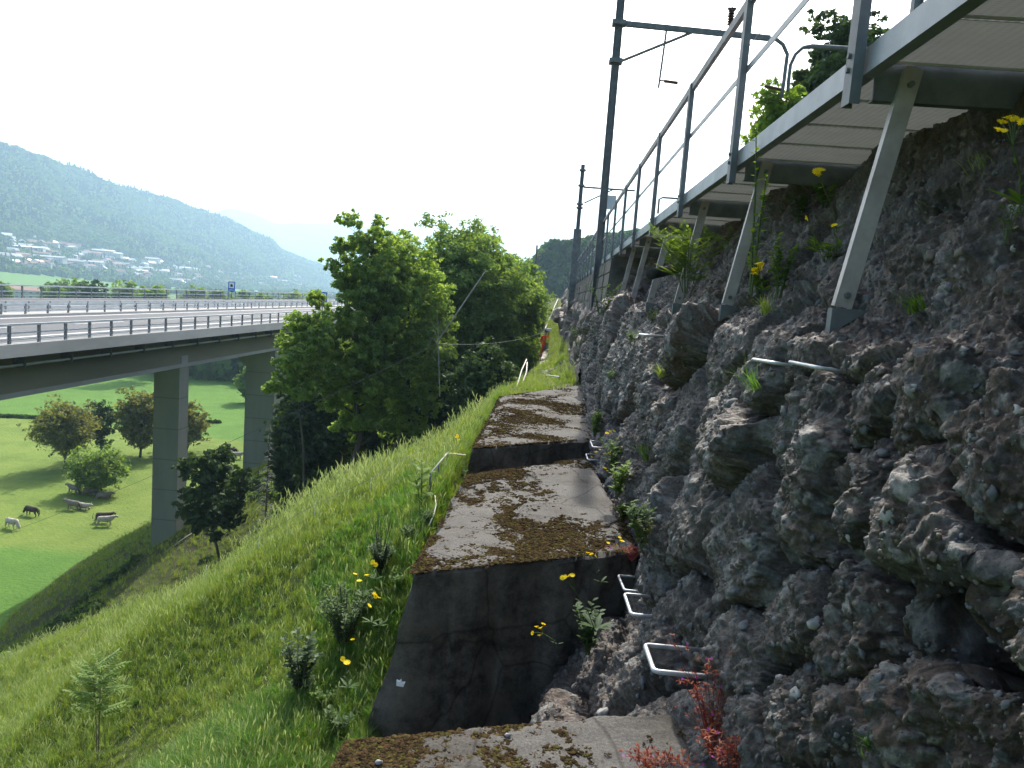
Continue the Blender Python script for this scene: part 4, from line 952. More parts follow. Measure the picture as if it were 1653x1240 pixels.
# moss cushions
M['moss1'] = leafmat('moss_brown', (.034, .023, .013), (.07, .046, .024), trans=.1, attr=False, gloss=0)
M['moss2'] = leafmat('moss_dark', (.018, .014, .009), (.04, .03, .016), trans=.1, attr=False, gloss=0)
M['moss3'] = leafmat('moss_olive', (.045, .040, .014), (.09, .08, .026), trans=.15, attr=False, gloss=0)
M['lich'] = leafmat('lichen_crust', (.3, .3, .27), (.42, .41, .38), trans=.0, attr=False, gloss=0)
MS = []
for j, mk in enumerate(('moss1', 'moss2', 'moss1', 'moss3')):
    P, F = lump(400+j, 2, .5, 3.5); P = P*np.array([1, .9, .5]); MS.append(source('moss_cushion', npmesh('moss_cushion', P, F, False), M[mk]))
def moss(bo, cor, n, seed, dens, smin, smax, side=0):
    nl, nr, fr, fl = cor; rg = np.random.default_rng(seed); U, Vv = rg.random(n), rg.random(n)
    X = (nl.x*(1-U)+nr.x*U)*(1-Vv)+(fl.x*(1-U)+fr.x*U)*Vv; Y = (nl.y*(1-U)+nr.y*U)*(1-Vv)+(fl.y*(1-U)+fr.y*U)*Vv
    f = dens(U, Vv)+.34*fbm(X*2.2, Y*2.2, X*0, 3, seed)+.30*fbm(X*9, Y*9, X*0, 3, seed+2)+.34*fbm(X*28, Y*28, X*0, 2, seed+4)+.60*(rg.random(n)-.5)
    k = f > .5; X, Y, f = X[k], Y[k], f[k]; m = len(X); sc = smin+(smax-smin)*rg.random(m)**2.5*np.clip((f-.4)*2.5, .3, 1.3)
    P = np.stack([X-bo.location.x, Y-bo.location.y, np.full(m, HB)-bo.location.z+.0], 1)
    R = np.stack([rg.normal(size=m)*.15, rg.normal(size=m)*.15, rg.random(m)*6.28], 1)
    return scatter('moss', P, R, np.stack([sc, sc, sc*(.35+.55*rg.random(m))], 1), MS, parent=bo)
moss(B[0][0], B[0][1], 60000, 21, lambda u, v: .95-1.15*sm(u, .45, .8)-.0*v, .004, .015)
moss(B[1][0], B[1][1], 80000, 22, lambda u, v: .75*np.exp(-((v-.10)/.22)**2)+.62*np.exp(-(((v-.55)/.25)**2+((u-.35)/.35)**2))+.7*sm(v, .75, .95)*(1-.5*u)-.45*sm(u, .6, .9)*(v < .8), .005, .018)
moss(B[2][0], B[2][1], 44000, 23, lambda u, v: .85*np.exp(-((v-.35)/.35)**2)*(1-.55*sm(u, .55, .85))+.3*(v > .6)*(1-u)+.5*(v < .05), .008, .024)
# small stones on the blocks
def pebble_on(px, py, r, mk, label):
    p = onZ(px, py, HB+.01); o = bpy.data.objects.new('loose_stone', PM[(mk, 0)]); COL.objects.link(o); o.location = p; o.scale = (r, r, r); tag(o, label, 'stone')
pebble_on(820, 1187, .014, 'peb_l', 'small white stone on the moss of the nearest block, in the middle')
pebble_on(612, 1231, .016, 'peb_l', 'small white stone at the bottom edge of the nearest block')

# ---------------------------------------------------------------- iron rungs
def rung(far, near, arm, label, r=.0085, hook=False):
    """U of round bar: crossbar from far to near corner, two arms running into the rock"""
    far, near, arm = Vector(far), Vector(near), Vector(arm); c = far
    mid = (far+near)/2; o_loc = mid+arm; d = (near-far).normalized(); a = arm.normalized(); k = .025; pts = []
    for P0, dirs in ((far, (a, d)), (near, (-d, a))):
        if P0 is far: pts += [far+arm]
        for t in np.linspace(0, 1, 5):
            ang = t*math.pi/2
            if P0 is far: q = far+a*k+d*k-(a*math.sin(ang)+d*math.cos(ang))*k
            else: q = near+a*k-d*k-(a*math.cos(ang)-d*math.sin(ang))*k
            pts.append(q)
        if P0 is near: pts += [near+arm]
    # reorder the first corner: arm -> bar
    first = pts[1:6][::1]; pts[1:6] = first
    mb = MB(); mb.tube([p-o_loc for p in pts], r, 10); o = mb.build('rung', M['rung'], None, True, loc=o_loc)
    return tag(o, label, 'rung')
def rpx(p1, p2, armlen, X, label, r=.0085, dzz=.0, out_=.15):
    m_ = ((p1[0]+p2[0])/2+14, (p1[1]+p2[1])/2)
    q_, _n = rock_at(*m_); X = float(np.clip(q_.x-out_, .45, 1.1)); f, n_ = onX(*p1, X), onX(*p2, X); return rung(f, n_, (armlen, 0, dzz), label, r)
rpx((998, 929), (1008, 953), .26, .70, 'zinc rung in the rock, top one of three beside the middle block front', .0095)
rpx((1008, 959), (1019, 992), .28, .70, 'zinc rung in the rock, middle one of three beside the middle block front', .0105)
rpx((1041, 1041), (1056, 1084), .30, .74, 'large zinc rung in the rock, lowest of three beside the middle block front', .0115)
rpx((1214, 580), (1245, 585), .22, .93, 'zinc rung seen edge on at eye height in the rock, left of a pair', .008, -.02, .05)
rpx((1273, 584), (1318, 593), .22, .93, 'zinc rung seen edge on at eye height in the rock, right of a pair', .008, -.02, .05)
rpx((953, 712), (957, 722), .17, .57, 'small zinc rung above the gap between middle and farthest block, upper one', .010)
rpx((946, 733), (949, 742), .17, .54, 'small zinc rung above the gap between middle and farthest block, lower one', .010)
rpx((1032, 540), (1040, 541), .2, .95, 'tiny zinc rung at eye height far along the rock face', .011)
f = onZ(885, 622, -1.85); rung(Vector((.02, 17.9, -1.8)), Vector((.34, 17.75, -1.8)), (0, .2, -.1), 'pale zinc rung just behind the far end of the farthest block', .012)
# ---------------------------------------------------------------- walkway
WX = 1.16; ZT = 1.08
wk = empty('steel_walkway', (WX, 10, 0), 'galvanised steel walkway with railing running along the top of the rock face', 'walkway')
def wpart(mb, name, material, parent=wk, smooth=False):
    o = mb.build(name, material, None, smooth); o.parent = parent; o.matrix_parent_inverse = Matrix.Translation(-parent_loc(parent)); return o
YW0, YW1 = -.8, 55.0
# fascia channel (open to the walkway side)
def chan(y0, y1):
    mb = MB(); x = WX; mb.extrude([(x, ZT), (x, ZT-.105), (x+.055, ZT-.105), (x+.055, ZT-.097), (x+.008, ZT-.097), (x+.008, ZT-.008), (x+.055, ZT-.008), (x+.055, ZT)], y0, y1); return mb
posts_y = [1.15+2.0*k for k in range(27)]; posts_y = [y for y in posts_y if y < YW1]
ys = [YW0]+posts_y[1:]+[YW1]
prev = YW0
for y in posts_y+[YW1]:
    if y-prev > .1: wpart(chan(prev+.004, y-.004), 'edge_channel', M['fascia']); prev = y
# handrail angle + mid rail
RT = 2.06
mb = MB(); x = WX-.005; mb.extrude([(x-.034, RT), (x+.034, RT), (x+.034, RT-.006), (x-.028, RT-.006), (x-.028, RT-.065), (x-.034, RT-.065)], YW0, YW1); wpart(mb, 'handrail', M['galv_dark'])
mb = MB(); mb.box(x-.004, x+.004, YW0, YW1, 1.57, 1.61); wpart(mb, 'mid_rail', M['fascia'])
def post_mesh():
    mb = MB(); mb.extrude([(-.045, .0), (.045, .0), (.045, .006), (-.045, .006)], 0, .001)
    mb = MB()
    # channel section upright: web facing -x, flanges toward +y... built along z
    w, f, t = .082, .042, .006
    prof = [(0, -w/2), (f, -w/2), (f, -w/2+t), (t, -w/2+t), (t, w/2-t), (f, w/2-t), (f, w/2), (0, w/2)]
    z0, z1 = ZT-.22, RT-.005; n = len(prof); vs = [(-.05+px_, py_, z0) for px_, py_ in prof]+[(-.05+px_, py_, z1) for px_, py_ in prof]
    mb.add(vs, [(i, (i+1) % n, n+(i+1) % n, n+i) for i in range(n)]+[tuple(range(n))[::-1], tuple(range(n, 2*n))]); return mb.mesh('post')
pm = post_mesh(); bm_ = MB()
for zz in (ZT-.03, ZT-.085): bm_.tube([(-.062, 0, zz), (-.04, 0, zz)], .011, 6)
bmesh_ = bm_.mesh('bolt')
for y in posts_y:
    o = link('post', pm, M['galv_dark'], wk); o.location = Vector((WX-.002, y, 0))-wk.location
    b = link('bolt', bmesh_, M['galv_dark'], o)
# cross beams, grating panels, struts
M['grating'] = mat('perforated_plank', (.36, .335, .335), (.48, .455, .455), scale=5, rough=.8, metal=0, bump=0)
nt = M['grating'].node_tree; p_ = [n for n in nt.nodes if n.type == 'BSDF_PRINCIPLED'][0]; src_ = p_.inputs['Base Color'].links[0].from_socket
geo_ = N(nt, 'ShaderNodeNewGeometry'); mp_ = N(nt, 'ShaderNodeMapping'); mp_.inputs['Scale'].default_value = (30, 70, 1); L(nt, geo_.outputs['Position'], mp_.inputs[0])
vo_ = N(nt, 'ShaderNodeTexVoronoi', i_Scale=1.0); vo_.inputs['Randomness'].default_value = 0; L(nt, mp_.outputs[0], vo_.inputs['Vector'])
mr_ = N(nt, 'ShaderNodeMapRange'); L(nt, vo_.outputs['Distance'], mr_.inputs['Value']); mr_.inputs['From Min'].default_value = .22; mr_.inputs['From Max'].default_value = .3; mr_.inputs['To Min'].default_value = .72; mr_.inputs['To Max'].default_value = 1
mx_ = N(nt, 'ShaderNodeMix', data_type='RGBA', blend_type='MULTIPLY'); mx_.inputs['Factor'].default_value = 1; L(nt, src_, mx_.inputs['A']); L(nt, mr_.outputs[0], mx_.inputs['B']); L(nt, mx_.outputs['Result'], p_.inputs['Base Color'])
def sieve(m, f=.06):
    """perforated sheet: the holes let part of the daylight above through"""
    nt = m.node_tree; p = [n for n in nt.nodes if n.type == 'BSDF_PRINCIPLED'][0]; out = [n for n in nt.nodes if n.type == 'OUTPUT_MATERIAL'][0]
    t = N(nt, 'ShaderNodeBsdfTranslucent'); t.inputs[0].default_value = (.62, .62, .62, 1); mx = N(nt, 'ShaderNodeMixShader'); mx.inputs[0].default_value = f
    L(nt, p.outputs[0], mx.inputs[1]); L(nt, t.outputs[0], mx.inputs[2]); L(nt, mx.outputs[0], out.inputs[0])
sieve(M['grating'])
mb = MB(); mb.box(0, 1.25, -.006, .006, -.19, -.04); mb.box(0, 1.25, -.006, .04, -.19, -.184); mb.box(0, 1.25, -.006, .04, -.046, -.04); beam_m = mb.mesh('cross_beam')
for k, y in enumerate(posts_y):
    o = link('cross_beam', beam_m, M['galv_dark'], wk); o.location = Vector((WX+.06, y+.02, ZT))-wk.location
    for q in range(4):
        y0 = y+.065+q*.485; mb = MB(); mb.add([(0, 0, -.03), (1.22, 0, -.03), (1.22, .474, -.03), (0, .474, -.03)], [(0, 1, 2, 3)]); mb.box(0, 1.22, 0, .006, -.040, -.03); mb.box(0, 1.22, .468, .474, -.040, -.03)
        if k == 0 and q == 0: gm = mb.mesh('grating_panel')
        o = link('grating_panel', gm, M['grating'], wk); o.location = Vector((WX+.07, y0, ZT-.012))-wk.location
y0 = YW0
for q in range(4):
    o = link('grating_panel', gm, M['grating'], wk); o.location = Vector((WX+.07, 1.15-.48*(q+1)+.05, ZT-.012))-wk.location
M['strut'] = mat('strut_steel', (.28, .24, .23), (.42, .375, .36), scale=6, rough=.5, metal=.15, bump=.1, bdist=.002)
def strut(y, top, base):
    top, base = Vector(top), Vector(base); d = (top-base); l = d.length; d.normalize()
    ax = Vector((1, 0, 0)); ax = (ax-d*ax.dot(d)).normalized(); ay = d.cross(ax)
    w, f, t = .105, .055, .007
    # I-section: outer flange faces -x
    prof = [(-.05, -f), (-.05+t, -f), (-.05+t, -t/2), (.05-t, -t/2), (.05-t, -f), (.05, -f), (.05, f), (.05-t, f), (.05-t, t/2), (-.05+t, t/2), (-.05+t, f), (-.05, f)]
    prof = [(-.036, -.008), (-.036, .03), (-.031, .03), (-.031, -.003), (.031, -.003), (.031, .03), (.036, .03), (.036, -.008)]
    mb = MB(); n = len(prof); vs = [base+ax*a+ay*b for a, b in prof]+[top+ax*a+ay*b for a, b in prof]
    mb.add(vs, [(i, (i+1) % n, n+(i+1) % n, n+i) for i in range(n)]+[tuple(range(n))[::-1], tuple(range(n, 2*n))])
    o = wpart(mb, 'strut', M['strut'])
    mb = MB(); b0 = base+Vector((-.045, -.015, -.005)); vs = [b0, b0+Vector((.15, 0, .0)), b0+Vector((.0, 0, -.11)), b0+Vector((0, .05, 0)), b0+Vector((.15, .05, 0)), b0+Vector((0, .05, -.11))]
    mb.add(vs, [(0, 1, 2), (3, 5, 4), (0, 2, 5, 3), (0, 3, 4, 1), (1, 4, 5, 2)]); br = wpart(mb, 'bracket', M['galv_dark'])
    mb = MB()
    for q, zz in ((base, .05), (top, -.07)):
        c = q+d*zz; mb.tube([c+ay*(-.028), c+ay*(-.005)], .013, 6)
    wpart(mb, 'bolt', M['galv_dark'])
for k, y in enumerate(posts_y[1:8]):
    strut(y, (WX+.20, y+.0, ZT-.06), (1.19, y-.02, .06))

# retaining wall beyond the struts, with recessed joints
wl = empty('retaining_wall', (1.1, 35, -2), 'dark masonry retaining wall under the far part of the walkway', 'retaining wall')
mb = MB(); mb.extrude([(1.16, .95), (.80, -4.2), (2.2, -4.2), (2.2, .95)], 14.9, 62); wpart(mb, 'wall_core', M['conc_old'], wl)
rg = np.random.default_rng(9); cnt = 0
z = -2.2
while z < .85:
    hgt = .28+.08*rg.random(); y = 14.92
    while y < 34:
        ln = .4+.4*rg.random(); mb = MB(); f = lambda zz: 1.16+(zz-.95)*(.36/5.15)
        pr = .02+.025*rg.random()
        xs0, xs1 = f(z+.012)-pr, f(min(z+hgt, .93)-.012)-pr
        vs = [(xs0, y+.012, z+.012), (xs0, y+ln-.012, z+.012), (xs1, y+ln-.012, min(z+hgt, .93)-.012), (xs1, y+.012, min(z+hgt, .93)-.012)]
        vs += [(x_+.08, y_, z_) for x_, y_, z_ in vs]; mb.add(vs, [(0, 3, 2, 1), (4, 5, 6, 7), (0, 1, 5, 4), (1, 2, 6, 5), (2, 3, 7, 6), (3, 0, 4, 7)])
        if cnt < 300: wpart(mb, 'stone', M['wallstone'], wl); cnt += 1
        else:
            pass
        y += ln
    z += hgt
# railway bed behind the walkway
mb = MB(); mb.extrude([(2.25, -2), (2.25, 1.0), (9.5, 1.15), (14, -2)], .2, 90)
M['ballast'] = mat('track_ballast', (.1, .09, .08), (.2, .18, .16), scale=9, rough=1, bump=1, bdist=.05)
tag(mb.build('railway_bed', M['ballast']), kind='structure')
for nm, px, Y, g0 in (('a', 1340, 26, 300), ('b', 1490, 24, 200)): pass
mb = MB(); mb.extrude([(8.2, .9), (9.4, 2.4), (13, 3.3), (30, 6.5), (30, -2), (8.2, -2)], 14, 60); tag(mb.build('hillside_ground', M['slope']), kind='structure')

# ---------------------------------------------------------------- catenary masts
def mastbox(mb, p0, p1, w):      # H section between two points
    p0, p1 = Vector(p0), Vector(p1); d = (p1-p0); l = d.length
    for sgn in (-1, 1): mb.box(p0.x+sgn*w/2-.01, p0.x+sgn*w/2+.01, p0.y-w/2, p0.y+w/2, p0.z, p1.z)
    mb.box(p0.x-w/2+.01, p0.x+w/2-.01, p0.y-.008, p0.y+.008, p0.z, p1.z)
YM = 19.0; xm = onY(985, 200, YM).x
ms = empty('catenary_mast', (xm, YM, -1.0), 'tall steel catenary mast with a cantilever arm beside the walkway', 'catenary mast')
def mp(mb, name, m_, par=None, smooth=False): return wpart(mb, name, m_, par or ms, smooth)
mb = MB(); mastbox(mb, (xm, YM, -1.0), (xm, YM, 9.2), .17); mp(mb, 'pole', M['galv_dark'])
a0, a1 = onY(1003, 38, YM), onY(1243, 62, YM); yb = YM-.16
A0, A1 = Vector((xm+.1, YM, a0.z)), Vector((a1.x, YM, a1.z))
mb = MB(); mb.beam(A0, A1, .09, .12); mp(mb, 'cantilever_beam', M['galv_dark'])
b0, b1 = onY(1004, 100, YM), onY(1118, 50, YM); mb = MB(); mb.tube([(xm+.1, YM, b0.z), (b1.x, YM, b1.z-.03)], .035, 8); mp(mb, 'brace', M['galv_dark'])
mb = MB()
for zz in (a0.z, b0.z): mb.box(xm-.16, xm+.16, YM-.14, YM+.14, zz-.05, zz+.05)
mp(mb, 'clamp', M['galv_dark'])
curve = [onY(*q, YM) for q in [(1240, 62), (1252, 63), (1264, 72), (1271, 88), (1268, 110), (1265, 135), (1261, 158)]]
mb = MB(); mb.tube(curve, .045, 10); mp(mb, 'drop_tube', M['galv_dark'], smooth=True)
mb = MB(); mb.tube([onY(1077, 40, YM), onY(1063, 142, YM)], .025, 8); mp(mb, 'drop_rod', M['galv_dark'])
mb = MB(); mb.tube([onY(1064, 130, YM), onY(1078, 131, YM)], .02, 6); mb.tube([onY(1072, 131, YM), onY(1094, 134, YM)], .04, 8); mb.tube([onY(1094, 134, YM), onY(1152, 146, YM)], .006, 4); mp(mb, 'steady_arm', M['insul'])
mb = MB(); mb.tube([onY(1261, 145, YM), onY(1234, 139, YM)], .04, 8); mb.tube([onY(1234, 139, YM), onY(1168, 139, YM)], .006, 4); mp(mb, 'steady_arm', M['insul'])
mb = MB(); c = onY(1178, 48, YM)
mb.tube([c, c+Vector((0, 0, .12))], .03, 6)
for k in range(6): mb.tube([c+Vector((0, 0, .1+k*.06)), c+Vector((0, 0, .125+k*.06)), c+Vector((0, 0, .155+k*.06))], [.05, .085, .05], 10)
mb.box(c.x-.1, c.x+.1, YM-.04, YM+.04, c.z+.46, c.z+.5)
mp(mb, 'insulator', M['insul'])
# plate on the mast
s0 = onY(986, 328, YM); mb = MB(); mb.box(s0.x-.095, s0.x+.115, YM-.13, YM-.118, s0.z-.17, s0.z+.17); sg = mp(mb, 'plate', M['rail_light'])
mb = MB(); zc, xc = s0.z+.03, s0.x+.01
mb.beam((xc-.05, YM-.134, zc+.01), (xc+.04, YM-.134, zc+.03), .004, .018); mb.beam((xc-.05, YM-.134, zc+.0), (xc+.02, YM-.134, zc+.08), .004, .016); mb.beam((xc+.0, YM-.134, zc-.03), (xc+.015, YM-.134, zc+.09), .004, .016)
mp(mb, 'number', M['black'], sg)
# second mast
Y2 = 38.0; x2 = onY(936, 330, Y2).x
m2 = empty('catenary_mast', (x2, Y2, -1.5), 'second catenary mast farther along, thinner, with a thick lower part', 'catenary mast')
mb = MB(); zt = onY(946, 266, Y2).z; zl = onY(930, 370, Y2).z; mastbox(mb, (x2, Y2, zl-.1), (x2, Y2, zt), .17); mp(mb, 'pole', M['galv_dark'], m2)
mb = MB(); mb.box(x2-.19, x2+.19, Y2-.19, Y2+.19, -3.2, zl); mp(mb, 'base_column', M['galv_dark'], m2)
mb = MB(); q0, q1 = onY(942, 302, Y2), onY(1025, 308, Y2); mb.tube([q0, q1], .05, 8); mp(mb, 'cantilever_beam', M['galv_dark'], m2)
mb = MB(); mb.tube([onY(943, 328, Y2), onY(990, 306, Y2)], .035, 6); mp(mb, 'brace', M['galv_dark'], m2)
mb = MB()
for py in (275, 300, 330, 336): q = onY(940, py, Y2); mb.box(x2-.16, x2+.16, Y2-.14, Y2+.14, q.z-.04, q.z+.04)
mp(mb, 'clamp', M['galv_dark'], m2)
# opposite support on the far side of the track
c3 = [onY(*q, 19.6) for q in [(1271, 160), (1273, 130), (1276, 105), (1284, 88), (1296, 77), (1310, 75), (1392, 80), (1470, 86)]]
o3 = empty('track_support', (c3[-1].x, 19.6, 1), 'curved tube support reaching in from the far side of the track', 'catenary support')
mb = MB(); mb.tube(c3, [.045]*5+[.06]*3, 10); mp(mb, 'curved_tube', M['galv_dark'], o3, True)
mb = MB(); mb.tube([onY(1272, 157, 19.6), onY(1300, 160, 19.6)], .03, 6); mp(mb, 'steady_arm', M['galv_dark'], o3)
mb = MB(); mastbox(mb, (c3[-1].x, 19.6, .9), (c3[-1].x, 19.6, c3[-1].z+2), .2); mp(mb, 'pole', M['galv_dark'], o3)
# small curved pipe loop above the walkway edge
lp = [onY(*q, 26) for q in [(1062, 345), (1064, 322), (1070, 319), (1098, 321)]]
o = empty('track_support', lp[0], 'thin bent tube rising behind the railing in the middle distance', 'catenary support'); mb = MB(); mb.tube(lp, .035, 8); mp(mb, 'curved_tube', M['galv_dark'], o, True)
# wires over the track
def wire(name, pts, r, label, cat='wire', m_='wire', parent=None):
    P = [Vector(p) for p in pts]; mb = MB(); mb.tube([p-P[0] for p in P], r, 5); o = mb.build(name, M[m_], None, True, loc=P[0]); return tag(o, label, cat)
def sag(a, b, s, n=16): a, b = Vector(a), Vector(b); return [a.lerp(b, i/n)-Vector((0, 0, 4*s*(i/n)*(1-i/n))) for i in range(n+1)]
it = c+Vector((0, 0, .5))
wire('overhead_wire', sag(it, (it.x+.2, -6, it.z+.1), .25), .012, 'upper overhead line coming from the insulator over the walkway')
cw = onY(1150, 146, YM); wire('contact_wire', sag((cw.x, YM, cw.z), (cw.x+.2, -6, cw.z+.05), .1), .009, 'lower contact wire running above the track towards the viewer')
wire('overhead_wire', sag(it, (x2+2.6, Y2, onY(1000, 306, Y2).z+.6), .2), .010, 'thin overhead line running from the insulator to the second mast')

# pipe stub in the rock
p, n_ = rock_at(1080, 436); mb = MB(); q0, q1 = onX(1052, 442, .93), onX(1094, 434, 1.5)
mb.tube([q0-q0, q1-q0], .055, 14); tag(mb.build('drain_pipe', M['pipe'], None, True, loc=q0), 'short black drain pipe sticking out of the rock under the walkway', 'pipe')

# ---------------------------------------------------------------- handrails and path
def P3(px, py, Y): return onY(px, py, Y)
# frame rail left of the middle block
o = empty('frame_railing', onY(700, 800, 7.6), 'small tubular railing in the grass left of the middle block', 'railing')
pts = {'a': (695, 764), 'b': (722, 732), 'c': (751, 735), 'd': (699, 797), 'e': (722, 765), 'f': (743, 768)}
Q = {k: onY(*v, {'a': 7.3, 'b': 8.6, 'c': 9.0, 'd': 7.3, 'e': 8.6, 'f': 9.0}[k]) for k, v in pts.items()}
rw = .009
mb = MB(); mb.tube([Q['a'], Q['b'], Q['c']], rw, 8); wpart(mb, 'top_rail', M['rope'], o, True)
mb = MB(); mb.tube([Q['d'], Q['e'], Q['f']], rw*.8, 8); wpart(mb, 'lower_rail', M['rope'], o, True)
for a in (Q['a'], Q['b'], Q['a'].lerp(Q['b'], .45)):
    mb = MB(); g = float(ground(a.x, a.y)); mb.tube([a, Vector((a.x, a.y, min(g-.05, a.z-.26)))], rw*1.2, 8); wpart(mb, 'post', M['galv_dark'], o, True)
wire('steel_cable', [onY(702, 800, 7.2), onY(704, 815, 7.0), onY(700, 832, 6.8), onY(693, 848, 6.6)], .006, 'thin steel cable hanging from the small railing along the block edge', 'cable', 'rope')
# paired rope handrail after the far block
for a, lab in (([(830, 638), (838, 612), (842, 598), (850, 580)], 'left strand of the pale rope handrail beyond the farthest block'), ([(837, 638), (843, 620), (850, 600), (851, 585)], 'right strand of the pale rope handrail beyond the farthest block')):
    wire('rope_handrail', [onY(px, py, Y) for (px, py), Y in zip(a, (17, 20, 23, 27))], .022, lab, 'rope', 'rope')
# stairs up to the grassy rise
st = empty('stairway', (-.2, 58, -3), 'narrow grey stairway climbing to the grassy rise behind the worker', 'stairs')
M['stairs'] = mat('stair_concrete', (.16, .15, .14), (.24, .23, .21), scale=3, rough=.9, bump=.2)
for k in range(34):
    t = k/33; y = 57+18*t; pz = onY(890+12*t, 536-40*t, y); mb = MB(); mb.box(pz.x-.45, pz.x+.45, y, y+.56, pz.z-.6, pz.z); wpart(mb, 'step', M['stairs'], st)
for a, lab in (([(880, 531), (893, 500), (901, 482)], 'left wooden handrail of the grey stairway'), ([(899, 524), (903, 513), (909, 503)], 'short right handrail of the grey stairway')):
    Ys = [57, 68, 75]; Pq = [onY(px, py, Y) for (px, py), Y in zip(a, Ys)]; o = empty('stair_handrail', Pq[0], lab, 'handrail'); mb = MB(); mb.tube(Pq, .05, 6); wpart(mb, 'rail', M['rope'], o)
    for q in (Pq[0], Pq[0].lerp(Pq[1], .5), Pq[1], Pq[1].lerp(Pq[2], .5), Pq[2]): mb = MB(); mb.tube([q, q-Vector((0, 0, .9))], .03, 6); wpart(mb, 'post', M['deadwood'], o)
# poles
b = onY(862, 476, 80); t = onY(867, 396, 80); o = empty('bare_pole', (b.x, 80, b.z-2), 'thin dark bare pole against the sky at the end of the trees', 'pole'); mb = MB(); mb.tube([(0, 0, 0), (t.x-b.x, 0, t.z-b.z+2)], [.13, .09], 8); mb.build('shaft', M['wood_pole'], o, True)
b, t = onY(705, 554, 27), onY(784, 437, 27); mb = MB(); mb.tube([(0, 0, 0), (t-b)*.5, t-b], [.03, .026, .012], 8); tag(mb.build('leaning_stem', M['deadwood'], None, True, loc=b), 'long pale leaning stem in front of the dark wood', 'dead stem')
wire('slack_cable', sag(onY(880, 535, 48), onY(705, 555, 27), .3)+sag(onY(705, 555, 27), onY(-60, 884, 44), .5, 30)[1:], .008, 'dark cable sagging from the path past the stem and across the meadow', 'cable')
# curled dead twigs by the cable
mb = MB(); rg = np.random.default_rng(3)
for k in range(14):
    p = onY(706+rg.normal()*5, 520+rg.random()*70, 27.2); d = rg.choice([-1, 1]); mb.tube([p, p+Vector((d*.12, 0, .16)), p+Vector((d*.28, 0, .12)), p+Vector((d*.34, 0, -.05))], [.006, .005, .004, .003], 4)
b0 = onY(710, 640, 27.2); mb.tube([b0, onY(706, 500, 27.2)], [.02, .006], 6)
tag(mb.build('dead_sapling', M['deadwood']), 'dead sapling with curled pale twigs beside the leaning stem', 'dead sapling')
# electric fence along the crest
fp = [on_ground(820, 598), on_ground(745, 690), on_ground(680, 752), on_ground(595, 806), on_ground(505, 848), on_ground(415, 900), on_ground(330, 945)]
o = empty('pasture_fence', fp[3], 'thin electric pasture fence along the crest of the grassy slope', 'fence')
for p in fp:
    mb = MB(); mb.tube([p-Vector((0, 0, .1)), p+Vector((.02, 0, .26))], .004, 6); wpart(mb, 'fence_post', M['white'], o)
for h in (.12, .24):
    mb = MB(); mb.tube([p+Vector((0, 0, h)) for p in fp], .0025, 4); wpart(mb, 'fence_wire', M['wire'], o)
# ---------------------------------------------------------------- grass (stuff)
def tuft(seed, n=18, h=.15, spread=.045, seedheads=0, w=.0022):
    rg = np.random.default_rng(seed); V, F = [], []; SV, SF = [], []
    for k in range(n):
        az = rg.random()*6.28; r0 = spread*rg.random(); hh = h*(.55+.6*rg.random()); ln = hh*(.25+.55*rg.random()); px, py = r0*math.cos(rg.random()*6.28), r0*math.sin(rg.random()*6.28)
        wx, wy = -math.sin(az)*w*(.7+.6*rg.random()), math.cos(az)*w; b = len(V); dr = np.array([math.cos(az), math.sin(az)])
        for i, t in enumerate((0, .4, .75, 1)):
            q = dr*ln*t*t; z = hh*(t-.25*t*t*(ln/hh)); ww = (1, .9, .6, .05)[i]
            V += [(px+q[0]-wx*ww, py+q[1]-wy*ww, z), (px+q[0]+wx*ww, py+q[1]+wy*ww, z)]
        F += [(b+2*i, b+2*i+1, b+2*i+3, b+2*i+2) for i in range(3)]
    ng = len(F)
    for k in range(seedheads):
        az = rg.random()*6.28; hh = h*(1.25+.5*rg.random()); px, py = spread*rg.normal(), spread*rg.normal(); dr = np.array([math.cos(az), math.sin(az)])*hh*.22; b = len(V)
        for i, (t, ww) in enumerate(((0, .0012), (.75, .001), (.8, .004), (.92, .005), (1, .0008))):
            q = dr*t*t; V += [(px+q[0]-ww, py+q[1]+ww*.4, hh*t), (px+q[0]+ww, py+q[1]-ww*.4, hh*t)]
        F += [(b+2*i, b+2*i+1, b+2*i+3, b+2*i+2) for i in range(4)]
    me = npmesh('grass_tuft', np.array(V), np.array(F)); return me, ng
def tuft_src(seed, matg, **kw):
    me, ng = tuft(seed, **kw); me.materials.append(M[matg]); me.materials.append(M['seed'])
    mi = np.zeros(len(me.polygons), np.int32); mi[ng:] = 1; me.polygons.foreach_set('material_index', mi); return source('grass_tuft', me, None) if False else bpy.data.objects.new('grass_tuft', me)
TS = [tuft_src(1, 'grass', seedheads=1), tuft_src(2, 'grass', h=.14, seedheads=0), tuft_src(3, 'grass_fresh', h=.14, seedheads=0), tuft_src(4, 'grass', h=.17, seedheads=2), tuft_src(5, 'grass', h=.13, seedheads=1)]
TF = [tuft_src(6, 'grass_fresh', h=.15, w=.0035), tuft_src(7, 'grass_fresh', h=.2, w=.0035, seedheads=1), tuft_src(8, 'grass', h=.18)]
rg = np.random.default_rng(17); n = 170000
r = np.exp(rg.random(n)*math.log(62/1.6))*1.6; a = rg.random(n)*1.32-.04; X, Y = -r*np.sin(a), r*np.cos(a)
k = ((X < -1.04) | ((Y > 14.6) & (X < np.minimum(.1, -.9+.33*(Y-14.6)))))
earthm = np.array([0])
X, Y, r = X[k], Y[k], r[k]; Z = ground(X, Y)
th = fbm(X*.9, Y*.9, X*0, 3, 61)
worn = (X > -1.0) & (Y > 28) & (Y < 50) & (rg.random(len(X)) < .85)
keep = ~worn & ~((Y > 20) & (-X > 3.2) & (rg.random(len(X)) < .75)); X, Y, Z, r, th = [q[keep] for q in (X, Y, Z, r, th)]
